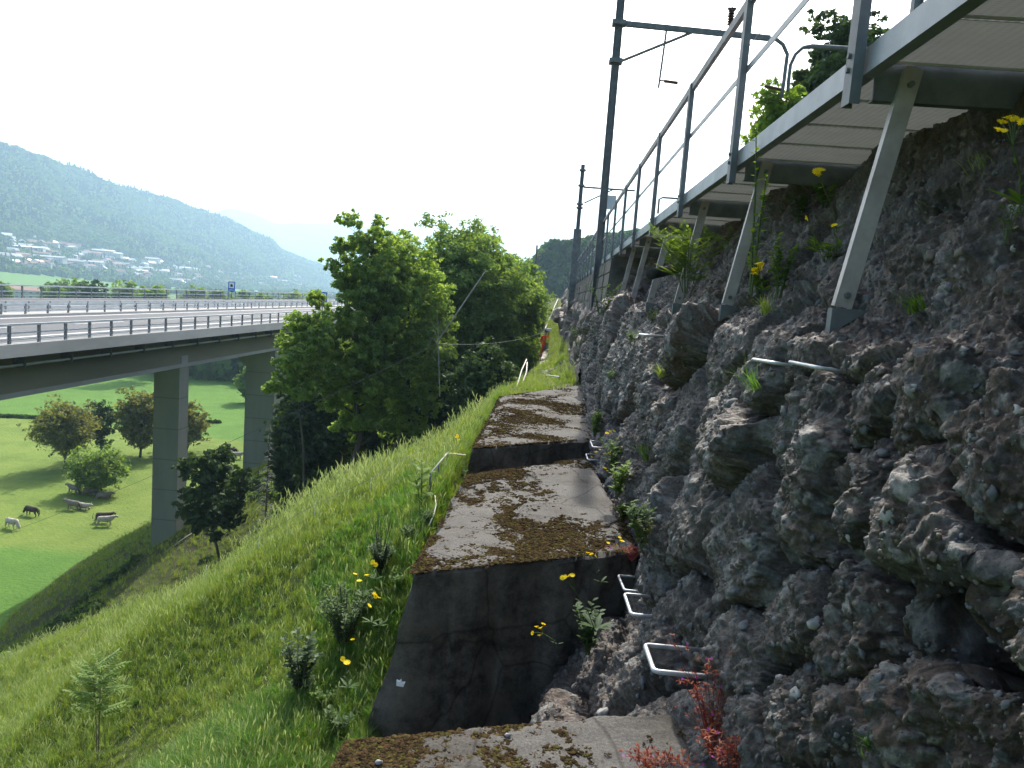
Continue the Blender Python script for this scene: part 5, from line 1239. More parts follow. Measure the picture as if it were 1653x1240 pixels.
sc = (.55+.45*rg.random(len(X))+.38*th)*np.clip((r/6)**.35, .7, 1.6)*np.where((X > -1.3) & (Y > 14), .55, 1)
R = np.stack([rg.normal(size=len(X))*.16, rg.normal(size=len(X))*.16, rg.random(len(X))*6.28], 1)
fresh = (X > -1.9-.25*np.sin(Y*2)) & (Y < 9) | ((Y < 5.5) & (X > -2.6+.4*th))
scatter('meadow_grass', np.stack([X, Y, Z-.01], 1)[~fresh], R[~fresh], sc[~fresh], TS, label='tall seeding meadow grass covering the steep slope')
scatter('fresh_grass', np.stack([X, Y, Z-.01], 1)[fresh], R[fresh], sc[fresh]*.95, TF, label='lush bright green grass beside the concrete blocks')
n = 26000; Y = 18+74*rg.random(n); X = -6-44*rg.random(n); k = (Y > 16+.8*(-X-5)) & (fbm(X*.25, Y*.25, X*0, 3, 17)+.5*rg.normal(size=n) > -.2); X, Y = X[k], Y[k]; Z = ground(X, Y); k = Z > FLOOR-.3; X, Y, Z = X[k], Y[k], Z[k]
scatter('bank_grass', np.stack([X, Y, Z-.02], 1), np.stack([rg.normal(size=len(X))*.2, rg.normal(size=len(X))*.2, rg.random(len(X))*6.28], 1), 1.6+2.2*rg.random(len(X)), TS, label='rough grass on the shaded bank below the viaduct edge')
# grass fringe overlapping the block edges
n = 5200; Y = 2.4+15.2*rg.random(n)**1.3; X = -1.02+.13*rg.normal(size=n)
Z = np.maximum(ground(X, Y), -9); k = (Z > -3.2) & (X < -.86) & (Y > 5.3); X, Y, Z = X[k], Y[k], Z[k]
scatter('edge_grass', np.stack([X, Y, Z-.01], 1), np.stack([rg.normal(size=len(X))*.25, rg.normal(size=len(X))*.25, rg.random(len(X))*6.28], 1), .5+.5*rg.random(len(X)), TS+TF, label='ragged grass fringe along the left edge of the concrete blocks')
# low grass on the outcrop beyond the blocks
n = 9000; Y = 19+38*rg.random(n); X = -.15+1.1*rg.random(n); Xo = X
Zq = np.full(n, -1.9)
V2 = np.stack([RG2[0].ravel(), RG2[1].ravel(), RG2[2].ravel()], 1); top_ = V2[(V2[:, 2] > -2.6) & (V2[:, 2] < -1.55) & (RG2[4].ravel() > .3)]
if len(top_):
    ii = rg.integers(0, len(top_), 4500); Pt = top_[ii]+rg.normal(size=(4500, 3))*np.array([.05, .1, 0])
    scatter('outcrop_grass', Pt, np.stack([rg.normal(size=4500)*.2, rg.normal(size=4500)*.2, rg.random(4500)*6.28], 1), .8+.8*rg.random(4500), TS, label='grass growing on top of the low rocky outcrop by the path')

# ---------------------------------------------------------------- plants
def leafpoly(mb, p, d, up, l, w, fold=.25, kind='ovate'):
    """a folded leaf with midrib; p base, d direction"""
    d = Vector(d).normalized(); s = d.cross(Vector(up)); s = s.normalized() if s.length > 1e-5 else Vector((1, 0, 0)); u = s.cross(d)
    p = Vector(p)
    prof = {'ovate': [(0, 0), (.25, .42), (.55, .5), (.82, .28), (1, 0)], 'lance': [(0, 0), (.3, .3), (.6, .32), (.85, .18), (1, 0)]}[kind]
    n = len(mb.v); vs = []
    for t, ww in prof: vs.append(p+d*l*t+u*(-.12*l*t*t))
    for t, ww in prof[1:-1]: vs.append(p+d*l*t+s*w*ww+u*(fold*w*ww-.12*l*t*t))
    for t, ww in prof[1:-1]: vs.append(p+d*l*t-s*w*ww+u*(fold*w*ww-.12*l*t*t))
    mb.cur = random.random()
    mb.add(vs, [(0, 1, 5), (1, 2, 6, 5), (2, 3, 7, 6), (3, 4, 7), (0, 8, 1), (1, 8, 9, 2), (2, 9, 10, 3), (3, 10, 4)])
def leafy(name, label, base, H, W, leaf, nst=7, nlv=14, mt='leaf', cat='plant', seed=1, stem='stem', kind='ovate', lean=(0, 0, 0), aspect=.55, pinnate=False, from_=.15, bark=False):
    rg = np.random.default_rng(seed); random.seed(seed); o = empty(name, base, label, cat); sm_ = MB(); lm = MB()
    for k in range(nst):
        az = rg.random()*6.28; sp = W/2*(.35+.65*rg.random()) if nst > 1 else 0; top = Vector((math.cos(az)*sp, math.sin(az)*sp, H*(.65+.35*rg.random())))+Vector(lean)*H
        mid = top*.5+Vector((0, 0, H*.1)); pts = [Vector((math.cos(az)*W*.04, math.sin(az)*W*.04, -.02)), mid, top]; r = (H*.0035 if pinnate else H*.008)+.0008; sm_.tube(pts, [r, r*.7, r*.3], 5)
        for j in range(nlv):
            t = from_+(1-from_)*j/nlv+.02*rg.random(); p = pts[0].lerp(mid, t*2) if t < .5 else mid.lerp(top, t*2-1)
            a2 = j*2.4+rg.random(); d = Vector((math.cos(a2), math.sin(a2), .25+.5*rg.random())); l = leaf*(.6+.6*rg.random())*(1.1-.35*t)
            if pinnate:
                e = p+d.normalized()*l; sm_.tube([p, e], [.0012, .0006], 4, False)
                for q in range(6):
                    c = p.lerp(e, .25+.75*q/6); s = d.cross(Vector((0, 0, 1))).normalized()
                    for sg in (-1, 1): leafpoly(lm, c, d.normalized()*.6+s*sg, (0, 0, 1), l*.34, l*.15, .2, 'lance')
                leafpoly(lm, e, d, (0, 0, 1), l*.34, l*.15)
            else: leafpoly(lm, p, d, (0, 0, 1), l, l*aspect, .25, kind)
    sm_.build('stems', M['bark'] if bark else M[stem], o); lm.build('foliage', M[mt], o); return o
def flower_head(r, n=11, y=.0):
    mb = MB()
    for k in range(n):
        a = 2*math.pi*k/n; d = Vector((math.cos(a), math.sin(a), .25)); s = Vector((-math.sin(a), math.cos(a), 0))
        mb.add([Vector((0, 0, 0))+s*.1*r, d*r*.6+s*.2*r, d*r+s*.12*r, d*r-s*.12*r, d*r*.6-s*.2*r, -s*.1*r], [(0, 1, 2, 3, 4, 5)])
    mb.tube([(0, 0, -.25*r), (0, 0, .18*r)], [.22*r, .34*r], 8)
    return mb.mesh('flower')
FH = flower_head(1.0); FP = flower_head(1.0, 5)
def hawk(name, label, base, heads, r=.016, leaves=5, seed=1, mt='yellow', lsize=.09, stemr=.0024, lmat='leaf'):
    """a yellow flowering weed: basal leaves, thin branching stems, one flower part per head (world positions)"""
    rg = np.random.default_rng(seed); random.seed(seed); base = Vector(base); o = empty(name, base, label, 'flower'); mb = MB()
    hs = [Vector(h)-base for h in heads]; cen = sum(hs, Vector((0, 0, 0)))/len(hs); fork = cen*.72
    mb.tube([(0, 0, -.02), fork*.5+Vector((.01, 0, 0)), fork], [stemr*1.3, stemr, stemr*.8], 5)
    for h in hs: mb.tube([fork, fork.lerp(h, .6)+Vector((0, 0, .005)), h], [stemr*.7, stemr*.6, stemr*.6], 5)
    mb.build('stem', M['stem'], o); lm = MB()
    for k in range(leaves): a = k*2.4+rg.random(); leafpoly(lm, (0, 0, 0), (math.cos(a), math.sin(a), .5), (0, 0, 1), lsize*(.7+.5*rg.random()), lsize*.3, .2, 'lance')
    for k in range(3): p = fork*(.3+.2*k); a = rg.random()*6.28; leafpoly(lm, p, (math.cos(a), math.sin(a), .6), (0, 0, 1), lsize*.35, lsize*.1, .2, 'lance')
    lm.build('foliage', M[lmat], o)
    if not FH.materials: FH.materials.append(M['yellow'])
    for h in hs:
        f = bpy.data.objects.new('flower', FH); COL.objects.link(f); f.parent = o; f.location = h; rr = r*(.8+.4*rg.random()); f.scale = (rr, rr, rr)
        f.rotation_euler = (rg.normal()*.5+.35, rg.normal()*.5, rg.random()*6)
    return o
def hawk_px(label, bpx, hpx, Y, r=.016, **kw):
    b = onY(*bpx, Y); return hawk('yellow_hawkweed', label, b, [onY(*q, Y-.02*i) for i, q in enumerate(hpx)], r, **kw)
hawk_px('yellow hawkweed on a long bent stem before the dark block face, upper left of two', (962, 1015), [(912, 932), (919, 930), (924, 929), (908, 933)], 4.15, .016, seed=2, leaves=12, lsize=.13, lmat='leaf_dark')
hawk_px('yellow hawkweed cluster low in front of the dark block face', (900, 1040), [(860, 1022), (866, 1012), (873, 1014), (877, 1008), (871, 1026)], 3.7, .014, seed=3, leaves=2, lsize=.04)
hawk_px('yellow hawkweed hanging over the top edge of the middle block face', (970, 940), [(955, 895), (961, 897), (949, 893)], 5.4, .017, seed=4, leaves=3)
hawk_px('yellow hawkweed with three heads on the front corner of the middle block', (1005, 892), [(982, 877), (996, 880), (1004, 874), (1000, 868)], 5.7, .02, seed=5, leaves=8)
hawk_px('yellow hawkweed beside the small rungs, upper plant', (1000, 760), [(985, 697), (991, 696), (980, 700)], 8.6, .022, seed=6, leaves=8)
hawk_px('yellow hawkweed bunch beside the small rungs, leaning over the gap', (990, 790), [(962, 730), (968, 726), (975, 733), (990, 728), (955, 738), (984, 731)], 8.3, .02, seed=7, leaves=14, lsize=.16)
hawk_px('yellow hawkweed low at the rock foot right of the middle block', (985, 775), [(976, 756), (980, 760)], 8.0, .024, seed=8, leaves=8)
hawk_px('yellow hawkweed at the rock foot beside the farthest block', (975, 690), [(963, 655), (970, 652), (977, 654), (942, 645)], 11.5, .024, seed=9, leaves=6)
hawk_px('single yellow hawkweed under the walkway, left of the big strut', (1352, 370), [(1322, 284), (1318, 278), (1325, 275)], 3.9, .02, seed=10, leaves=4)
hawk_px('yellow hawkweed on the ledge under the walkway, second from the big strut', (1318, 395), [(1301, 353)], 3.9, .02, seed=11, leaves=2)
hawk_px('small yellow hawkweed just left of the big strut', (1350, 400), [(1343, 366), (1347, 364)], 3.6, .015, seed=12, leaves=2)
hawk_px('dense yellow flower head low in the leafy plant between the struts', (1232, 470), [(1222, 438), (1226, 432), (1218, 436), (1229, 428), (1220, 442), (1224, 426), (1216, 442)], 4.6, .02, seed=13, leaves=8)
hawk_px('yellow hawkweed on tall stems at the upper right edge of the picture', (1648, 330), [(1617, 198), (1634, 194), (1627, 190), (1640, 192), (1620, 212), (1612, 210), (1650, 197)], 2.3, .014, seed=14, leaves=5, lsize=.1)
for i, (bp, hp, Y, lab) in enumerate([((740, 742), [(735, 706), (741, 710), (738, 704)], 9.6, 'yellow flowers in the grass above the small railing'), ((612, 1010), [(607, 962), (611, 965), (604, 958)], 5.6, 'yellow flowers in the grass beside the rounded shrub'),
                                ((606, 935), [(606, 912), (602, 908)], 6.0, 'yellow flowers just below the dark stump like shrub'), ((585, 960), [(573, 927), (592, 929), (580, 938)], 5.7, 'yellow flowers between the dark shrub and the rounded shrub'), ((600, 1005), [(596, 978), (569, 1033)], 5.2, 'two small yellow flowers right of the rounded shrub'),
                                ((672, 820), [(663, 812), (667, 814)], 8.0, 'yellow flower under the large leaved sapling'), ((562, 1110), [(553, 1064), (560, 1070)], 4.4, 'small yellow flowers in the lush grass left of the dark block face'), ((745, 748), [(741, 734), (736, 733)], 9.0, 'yellow flowers right behind the small railing')]):
    hawk_px(lab, bp, hp, Y, .02 if Y < 7 else .028, seed=20+i, leaves=6)
# herb robert with red leaves
def red_plant(px, py, Y, H, W, n, label, seed):
    rg = np.random.default_rng(seed); random.seed(seed); b = onY(px, py, Y); o = empty('herb_robert', b, label, 'plant'); sm_, lm = MB(), MB(); fl = []
    for k in range(n):
        az = rg.random()*6.28; top = Vector((math.cos(az)*W*.5*rg.random()**.45, math.sin(az)*W*.25*rg.random(), H*(.35+.65*rg.random()))); mid = top*.5+Vector((rg.normal()*.01, 0, .02)); sm_.tube([(0, 0, -.03), mid, top], [.0017, .0013, .0008], 5)
        for j in range(7):
            t = .2+.8*rg.random(); p = mid*(2*t) if t < .5 else mid.lerp(top, 2*t-1); d = Vector((rg.normal(), rg.normal(), .4)).normalized(); e = p+d*(.015+.03*rg.random()); sm_.tube([p, e], [.0007, .0005], 4, False)
            for q in range(5):
                dd = d+Vector((rg.normal(), rg.normal(), rg.normal()))*.7; l = .013+.013*rg.random(); leafpoly(lm, e, dd, (0, 0, 1), l, l*.4, .2, 'lance')
        if rg.random() < .5: fl.append(top)
    sm_.build('stems', M['redstem'], o); lm.build('foliage', M['leaf_red'], o)
    if not FP.materials: FP.materials.append(M['pink'])
    for h in fl: f = bpy.data.objects.new('flower', FP); COL.objects.link(f); f.parent = o; f.location = h; f.scale = (.007,)*3; f.rotation_euler = (rg.normal()*.5+.8, rg.normal()*.5, 0)
red_plant(1150, 1215, 2.95, .50, .42, 22, 'tall herb robert with red leaves and pink flowers below the big rung', 1)
red_plant(1180, 1250, 2.6, .16, .26, 18, 'bright red low herb robert at the bottom edge of the rock', 2)
red_plant(1060, 1245, 2.8, .06, .40, 14, 'low red herb robert creeping over the nearest block', 3)
red_plant(1020, 900, 5.7, .07, .40, 14, 'reddish stonecrop mat on the front right corner of the middle block', 4)
red_plant(1062, 800, 6.6, .20, .16, 10, 'small reddish herb robert at the rock foot above the middle block', 5)
# shrubs on the slope
def gp(px, py): return on_ground(px, py, 2.0, 60)
p = gp(158, 1232); leafy('ash_sapling', 'slender young sapling with feathery leaves at lower left', p, .95, .12, .20, nst=3, nlv=17, mt='leaf_fresh', cat='sapling', seed=31, pinnate=True, from_=.42, bark=True)
p = gp(484, 1128); leafy('maple_shrub', 'dark broad leaved shrub at the lower middle of the slope', p, .52, .30, .065, nst=11, nlv=22, mt='leaf_dark', cat='shrub', seed=32, aspect=.8, bark=True)
p = gp(555, 1045); leafy('rounded_shrub', 'rounded grey green shrub on the slope near the block edge', p, .50, .52, .045, nst=40, nlv=26, mt='leaf', cat='shrub', seed=33, aspect=.5, bark=True)
p = gp(613, 935); leafy('stump_shrub', 'dark leafy clump with bare twigs sticking up, like an overgrown stump', p, .36, .26, .045, nst=30, nlv=26, mt='leaf_dark', cat='shrub', seed=34, bark=True)
mb = MB(); rg = np.random.default_rng(5)
for k in range(9): t = Vector((rg.normal()*.07, rg.normal()*.05, .42+.2*rg.random())); mb.tube([(rg.normal()*.02, 0, 0), t], [.004, .002], 5)
tag(mb.build('dead_twigs', M['bark'], None, loc=p), 'bare dark twigs standing in the stump like shrub', 'twigs')
p = gp(680, 832); leafy('ragwort_sapling', 'sapling with large drooping leaves left of the small railing', p, .55, .26, .15, nst=3, nlv=10, mt='leaf_fresh', cat='sapling', seed=35, aspect=.5, from_=.3)
for i, (px, py, H, Wd, lf, mt, lab) in enumerate([(590, 1000, .16, .2, .045, 'leaf', 'leafy weeds between the grass and the top of the dark face'), (640, 960, .2, .2, .05, 'leaf_fresh', 'pale leafy weed at the left corner of the middle block'), (545, 1195, .25, .22, .06, 'leaf', 'leafy weed at the left end of the nearest block'), (660, 880, .22, .2, .05, 'leaf', 'leafy weed along the left edge of the middle block'), (690, 850, .18, .15, .04, 'leaf', 'low weed left of the middle block under the cable'), (520, 1150, .2, .25, .05, 'leaf_fresh', 'fresh green weed right of the dark broad leaved shrub'), (745, 775, .2, .2, .05, 'leaf', 'weed at the far left corner of the middle block')]):
    leafy('weed', lab, gp(px, py), H, Wd, lf, nst=9, nlv=12, mt=mt, cat='weed', seed=60+i)
# plants on the rock
def rp(px, py): return rock_at(px, py)[0]
def grass_clump(name, label, px, py, h, n, mt, seed, spread=.04, w=.004, droop=1.0, cat='grass tuft'):
    me, ng = tuft(seed, n=n, h=h, spread=spread, w=w); w *= .5; me, ng = tuft(seed, n=n, h=h*.75, spread=spread, w=w); p, n_ = rock_at(px, py); o = link(name, me, M[mt], None, p); o.rotation_euler = (0, -.55*droop, 0); return tag(o, label, cat)
grass_clump('grass_tuft_plant', 'long yellow green grass tuft left of the pair of eye height rungs', 1215, 628, .22, 26, 'grass_fresh', 81)
grass_clump('grass_tuft_plant', 'dry grass tuft on the ledge beside the second strut', 1236, 500, .16, 50, 'grass', 82)
grass_clump('grass_tuft_plant', 'thin dry grass tuft on the rock under the ledge, left of middle', 1075, 612, .24, 24, 'grass', 83)
grass_clump('fern', 'small spiky green fern tuft right of the big strut foot', 1478, 498, .13, 34, 'leaf_fresh', 84, w=.005)
grass_clump('fern', 'small fern at the rock foot above the middle block', 1040, 745, .26, 30, 'leaf_fresh', 85, w=.006)
grass_clump('grass_tuft_plant', 'wispy grass under the walkway right of the big strut', 1585, 262, .12, 36, 'grass', 86, spread=.06, w=.002)
grass_clump('grass_tuft_plant', 'small grass tuft at the bottom right corner among the rocks', 1400, 1215, .08, 22, 'leaf', 87)
def rl(name, label, px, py, H, Wd, lf, seed, **kw):
    p = rp(px, py); return leafy(name, label, p+Vector((-.03-kw.pop('out', 0), 0, 0)), H, Wd, lf, seed=seed, **kw)
rl('rosette_plant', 'rosette of smooth oblong leaves left of the big strut', 1340, 412, .10, .24, .10, 91, nst=7, nlv=5, mt='leaf_fresh', kind='lance', aspect=.4)
rl('leafy_weed', 'leafy weed trailing down between the second strut and the rosette plant', 1262, 470, .34, .26, .05, 92, nst=10, nlv=16, mt='leaf')
rl('leafy_weed', 'upright leafy weed beside the second strut, lower one', 1225, 470, .22, .22, .05, 93, nst=10, nlv=14, mt='leaf_fresh')
rl('feathery_bush', 'feathery light green bush hanging on the rock between the second and third struts', 1148, 470, .55, .80, .14, 94, nst=15, nlv=13, mt='leaf_fresh', pinnate=True, cat='bush', out=.2)
rl('leafy_weed', 'small leafy weed on the ledge beside the yellow flower under the walkway', 1330, 330, .16, .26, .04, 95, nst=12, nlv=12, mt='leaf')
rl('leafy_weed', 'dark weed low under the walkway near the middle strut', 1290, 350, .2, .3, .04, 96, nst=12, nlv=12, mt='leaf_dark')
rl('leafy_weed', 'weed with stalk right of the big strut at the right edge of the picture', 1640, 380, .14, .1, .04, 97, nst=4, nlv=6, mt='leaf', kind='lance')
p1 = onY(1212, 470, 4.6); leafy('climbing_shoot', 'tall leafy shoot climbing past the railing post, its pale leaves against the sky', p1, .98, .10, .05, nst=3, nlv=26, mt='leaf_fresh', cat='shoot', seed=98, lean=(-.03, 0, 0), aspect=.6)
for i, (px, py, Y, H, Wd, lf, mt, lab) in enumerate([(1000, 800, 7.6, .35, .22, .07, 'leaf_fresh', 'bright leafy plants at the rock foot beside the middle block, upper group'), (1040, 860, 6.3, .22, .25, .05, 'leaf', 'green plants in the corner of rock and middle block'), (960, 700, 11, .35, .2, .07, 'leaf_fresh', 'green plants at the rock foot beside the farthest block'), (990, 750, 9.0, .3, .3, .06, 'leaf', 'leafy plants among the small rungs'), (1010, 835, 6.9, .22, .2, .06, 'leaf_fresh', 'bright weed at the right edge of the middle block'), (958, 1040, 4.3, .35, .30, .07, 'leaf_dark', 'dark leaves in the gap before the middle block face'), (1045, 880, 6.0, .18, .2, .035, 'leaf_olive', 'yellowish low plants on the right corner of the middle block')]):
    leafy('rock_foot_plant', lab, rock_at(px, py)[0]+Vector((-.06, -.03, -.02)), H, Wd, lf, nst=12, nlv=14, mt=mt, cat='plant', seed=110+i)
# growth on the far rock
for i, (px, py, H, Wd, lab) in enumerate([(968, 500, .7, .9, 'green bush at the foot of the mast on the far rock'), (930, 560, .8, 1.1, 'green bush on the low outcrop right of the orange worker'), (905, 600, .5, .8, 'low greenery on the outcrop above the far end of the farthest block'), (1020, 545, .3, .4, 'small dark green tuft on the rock below the fifth strut'), (985, 610, .3, .4, 'small green plant on the rock right of the farthest block'), (1055, 505, .3, .4, 'small green plant under the drain pipe')]):
    leafy('rock_bush', lab, rock_at(px, py)[0]+Vector((-.04, -.05, -.05)), H*(.45 if i > 2 else .8), Wd*(.5 if i > 2 else .8), .07 if i < 3 else .04, nst=10, nlv=10, mt='leaf', cat='bush', seed=150+i)

# ---------------------------------------------------------------- living things
def skin_mesh(name, pts, edges, radii, sub=1):
    me = bpy.data.meshes.new(name+'_cage'); me.from_pydata(pts, edges, []); o = bpy.data.objects.new(name+'_cage', me); COL.objects.link(o)
    o.modifiers.new('s', 'SKIN'); sv = me.skin_vertices[0].data
    for i, r in enumerate(radii):
        r = r if isinstance(r, tuple) else (r, r); sv[i].radius = r; sv[i].use_root = i == 0
    md = o.modifiers.new('u', 'SUBSURF'); md.levels = md.render_levels = sub
    dg = bpy.context.evaluated_depsgraph_get(); dg.update(); r = bpy.data.meshes.new_from_object(o.evaluated_get(dg)); r.name = name
    bpy.data.objects.remove(o); r.materials.clear(); r.polygons.foreach_set('use_smooth', np.ones(len(r.polygons), bool)); return r
# orange worker, back turned, stepping down beside the outcrop
pw = onY(878, 580, 46)
w_ = empty('person', pw, 'person in orange overalls and dark cap standing on the path below the stairway', 'person')
J = [(0, 0, .95), (0, 0, 1.15), (0, .02, 1.38), (0, .03, 1.5), (-.10, 0, .9), (-.16, .04, .5), (-.17, -.02, .1), (.10, 0, .9), (.2, .1, .52), (.26, .02, .14), (-.2, .02, 1.4), (-.29, .05, 1.12), (-.2, .22, .95), (.2, .02, 1.4), (.36, .12, 1.2), (.5, .25, 1.25)]
E_ = [(0, 1), (1, 2), (2, 3), (0, 4), (4, 5), (5, 6), (0, 7), (7, 8), (8, 9), (2, 10), (10, 11), (11, 12), (2, 13), (13, 14), (14, 15)]
link('overalls', skin_mesh('overalls', J, E_, [(.17, .13), (.16, .12), (.19, .13), .07, .11, .085, .06, .11, .085, .06, .08, .06, .045, .08, .06, .045]), M['orange'], w_)
link('head', skin_mesh('head', [(0, .03, 1.5), (0, .04, 1.6), (0, .05, 1.7)], [(0, 1), (1, 2)], [.05, .1, .085]), M['skin'], w_)
link('cap', skin_mesh('cap', [(0, .04, 1.68), (0, .04, 1.78), (0, .14, 1.70)], [(0, 1), (0, 2)], [.115, .07, .05]), M['dark'], w_)
for x_, y_, z_ in ((-.17, .02, .05), (.26, .06, .09)): link('boot', skin_mesh('boot', [(x_, y_-.05, z_+.06), (x_, y_, z_), (x_, y_+.16, z_-.01)], [(0, 1), (1, 2)], [.06, .055, .04]), M['dark'], w_)
for x_, y_, z_ in ((-.2, .25, .9), (.54, .28, 1.25)):
    pts = [(x_, y_, z_), (x_, y_+.05, z_-.03)]+[(x_+dx*.02, y_+.12+.01*abs(dx), z_-.06) for dx in (-1.5, -.5, .5, 1.5)]+[(x_+.05, y_+.05, z_)]
    link('hand', skin_mesh('hand', pts, [(0, 1), (1, 2), (1, 3), (1, 4), (1, 5), (0, 6)], [.03, .03]+[.011]*5), M['skin'], w_)
b = onY(886, 566, 46.3); t = onY(886, 534, 46.3); mb = MB(); mb.tube([(0, 0, -.6), (t-b)], .03, 8); o = tag(mb.build('survey_pole', M['pipe'], None, loc=b), 'thin dark pole with a white head held up beside the orange worker', 'pole')
mb = MB(); mb.box(t.x-b.x-.14, t.x-b.x+.14, -.1, .1, t.z-b.z, t.z-b.z+.14); mb.build('white_head', M['white'], o)
q = onY(884, 559, 46.3)-b; mb = MB(); mb.box(q.x-.35, q.x+.3, -.04, .04, q.z-.04, q.z+.04); mb.build('cross_arm', M['rope'], o)
# cattle
def cow_meshes(graze, lying):
    hz = .74 if not lying else .38
    body = [(-.85, 0, hz+.18), (-.45, 0, hz+.12), (.1, 0, hz+.08), (.55, 0, hz+.14), (.85, 0, hz+.28)]
    hd = [(1.05, 0, hz+.05), (1.22, 0, hz-.28), (1.4, 0, hz-.52)] if graze else [(1.02, .05, hz+.36), (1.2, .1, hz+.42), (1.45, .12, hz+.26)]
    pts = body+hd; rad = [(.25, .30), (.31, .38), (.35, .43), (.31, .39), (.22, .30), .18, .16, .12]
    e = [(i, i+1) for i in range(7)]
    b = skin_mesh('cow_body', pts, e, rad)
    legs = []
    for x in (-.72, .6):
        for s in (-.2, .2):
            if lying: P = [(x, s, hz-.05), (x+.25, s*1.7, .16), (x-.05, s*1.9, .07), (x-.25, s*1.9, .05)]; R = [.12, .09, .06, .045]
            elif x < 0: P = [(x, s, hz+.05), (x+.1, s, hz-.25), (x-.1, s, hz-.45), (x-.04, s, .06), (x, s, .03)]; R = [.15, .11, .065, .05, .06]
            else: P = [(x, s, hz), (x-.04, s, hz-.3), (x+.03, s, hz-.5), (x, s, .06), (x+.03, s, .03)]; R = [.12, .085, .06, .045, .055]
            legs.append(skin_mesh('leg', P, [(i, i+1) for i in range(len(P)-1)], R))
    tl = MB(); tl.tube([(-1.0, 0, hz+.3), (-1.14, 0, hz+.1), (-1.14, .02, hz-.35)], [.04, .025, .05], 6); h3 = Vector(hd[1]); er = MB()
    for s in (-1, 1): leafpoly(er, h3+Vector((-.08, s*.1, .08)), (-.1, s, .1), (0, 0, 1), .2, .12)
    hn = MB()
    for s in (-1, 1): hn.tube([h3+Vector((-.06, s*.07, .11)), h3+Vector((-.04, s*.17, .22)), h3+Vector((.02, s*.16, .32))], [.03, .022, .008], 6)
    return b, legs, tl.mesh('tail', True), er.mesh('ear'), hn.mesh('horn')
CM = {k: cow_meshes(*k) for k in ((1, 0), (0, 0), (0, 1))}
def coat(n, a, b): M[n] = mat(n, a, b, scale=2.2, rough=.85, bump=0)
coat('cow_pale', (.32, .28, .23), (.5, .46, .4)); coat('cow_dark', (.045, .033, .026), (.08, .06, .045)); coat('cow_grey', (.16, .13, .11), (.25, .21, .18))
M['horn'] = mat('horn', (.5, .47, .4), (.6, .56, .5), scale=9, rough=.5, bump=0)
def cow(px, py, rz, k, coat_, label, sc=1.12):
    p = onZ(px, py, FLOOR); o = empty('cow', p, label, 'cow', 'cattle in the pasture', rz); o.scale = (sc, sc, sc); b, legs, t, e, h = CM[k]
    for nm, me_ in [('body', b)]+[('leg', l) for l in legs]+[('tail', t), ('ears', e), ('horns', h)]:
        c = bpy.data.objects.new(nm, me_); COL.objects.link(c); c.parent = o
        if not me_.materials: me_.materials.append(None)
        c.material_slots[0].link = 'OBJECT'; c.material_slots[0].material = M['horn'] if nm == 'horns' else M[coat_]
cow(19, 853, -.35, (1, 0), 'cow_pale', 'pale grazing cow at the left edge of the pasture')
cow(52, 833, 2.9, (1, 0), 'cow_dark', 'dark brown grazing cow behind the pale one at the left edge')
cow(169, 849, .35, (0, 0), 'cow_pale', 'pale cow standing beside a dark one left of the nearer pier')
cow(166, 843, .2, (0, 0), 'cow_dark', 'dark cow mostly hidden behind the pale one left of the nearer pier')
cow(119, 823, 3.0, (0, 0), 'cow_grey', 'grey cow standing with its head to the left next to a lying one')
cow(134, 822, -.3, (0, 1), 'cow_pale', 'pale cow lying on the grass beside the standing grey one')
cow(119, 797, 2.8, (0, 0), 'cow_grey', 'grey brown cow at the left of the shade of the low bushy tree')
cow(145, 798, .2, (0, 1), 'cow_grey', 'grey cow lying in the shade right under the low bushy tree')
cow(166, 805, .3, (0, 1), 'cow_grey', 'grey cow lying at the right of the shade of the low bushy tree')
cow(376, 734, 2.9, (0, 0), 'cow_dark', 'dark cow seen above the small maple, left of the second pier')
cow(382, 741, .2, (0, 0), 'cow_pale', 'pale cow seen above the small maple, left of the second pier')
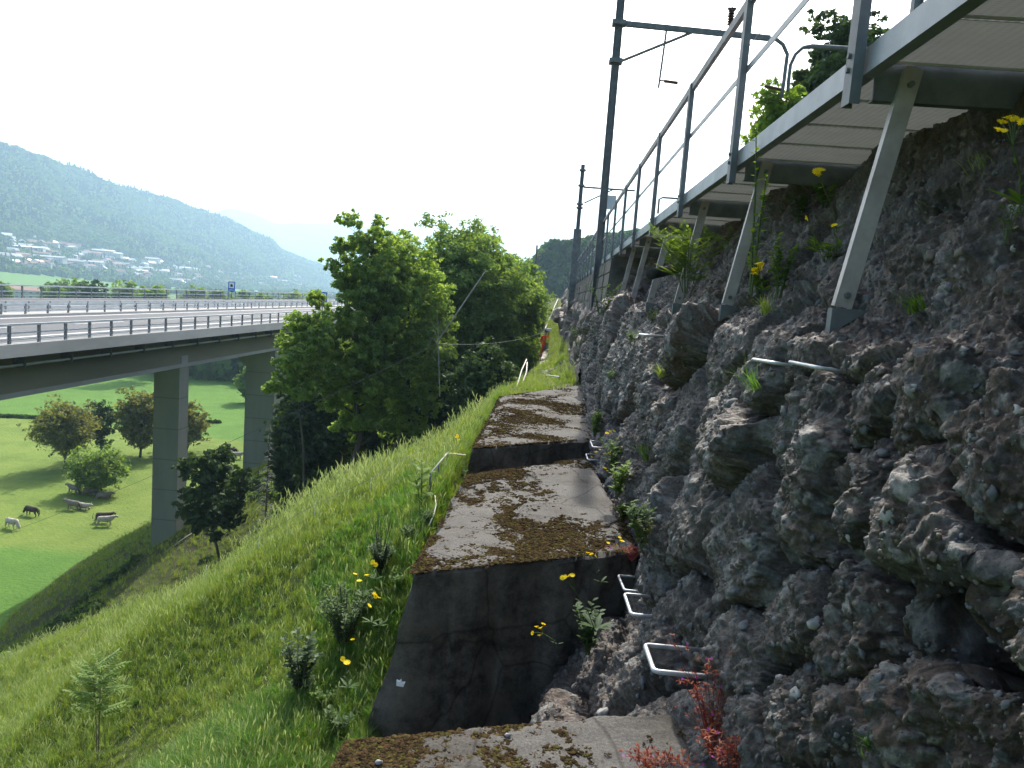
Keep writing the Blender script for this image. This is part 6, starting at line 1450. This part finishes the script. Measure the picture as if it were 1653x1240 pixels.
# pasture hedge line across the meadow
n = 700; hx = np.linspace(0, 1, n); q0, q1 = onZ(-40, 673, FLOOR), onZ(400, 684, FLOOR); rg = np.random.default_rng(1)
k = fbm(hx*30, hx*0, hx*0, 2, 5) > .05
P = np.stack([q0.x+(q1.x-q0.x)*hx, q0.y+(q1.y-q0.y)*hx, np.full(n, FLOOR+.2)], 1)[k]
scatter('meadow_ditch', P+rg.normal(size=P.shape)*np.array([.2, .2, 0]), rg.random((len(P), 3))*np.array([0, 0, 6]), .25+.35*rg.random(len(P)), WS[:3], label='broken line of weeds along the ditch across the meadow')
# brush on the shaded bank below the viaduct and under the trees
n = 11000; X = -4-30*rg.random(n); Y = 16+54*rg.random(n); kk = (Y+8*fbm(X*.3, Y*.3, X*0, 2, 9) > 17+.8*(-X-4)) & (fbm(X*.2, Y*.2, X*0, 3, 44) > -.15)&(-X<33); X, Y = X[kk], Y[kk]
BS = [crown_source(130+i, 240, .34, (1, 1, .8), M['leaf_dark']) for i in range(2)]+[crown_source(134, 240, .34, (1, 1, .7), M['leaf_tree'])]
sc = .22+.42*rg.random(len(X))**2; scatter('bank_brush', np.stack([X, Y, ground(X, Y)+sc*.25], 1), np.stack([0*X, 0*X, rg.random(len(X))*6.28], 1), sc, BS, label='low brush and brambles covering the shaded bank under the trees')
# fallen branches on the bank
for i, (a, b_, lab) in enumerate([((265, 895), (330, 850), 'long fallen stem on the dark bank right of the nearer pier')]):
    p0, p1 = on_ground(*a), on_ground(*b_); p0.z += .08; p1.z += .12
    if (p1-p0).length > 12: p1 = p0+(p1-p0).normalized()*5
    mb = MB(); mb.tube([(0, 0, 0), (p1-p0)*.5+Vector((0, 0, .1)), p1-p0], [.06, .05, .02], 7); tag(mb.build('fallen_branch', M['deadwood'], None, True, loc=p0), lab, 'branch')

# ---------------------------------------------------------------- air
m, nt, out = newmat('haze_air'); pv = N(nt, 'ShaderNodeVolumePrincipled'); pv.inputs['Density'].default_value = HAZE if 'HAZE' in globals() else .00020
pv.inputs['Color'].default_value = (.52, .76, 1, 1); pv.inputs['Anisotropy'].default_value = .3; L(nt, pv.outputs[0], out.inputs['Volume'])
mb = MB(); mb.box(-14500, 14500, -1200, 14500, FLOOR-8, 860); tag(mb.build('haze', m), kind='stuff', label='pale blue haze filling the valley')
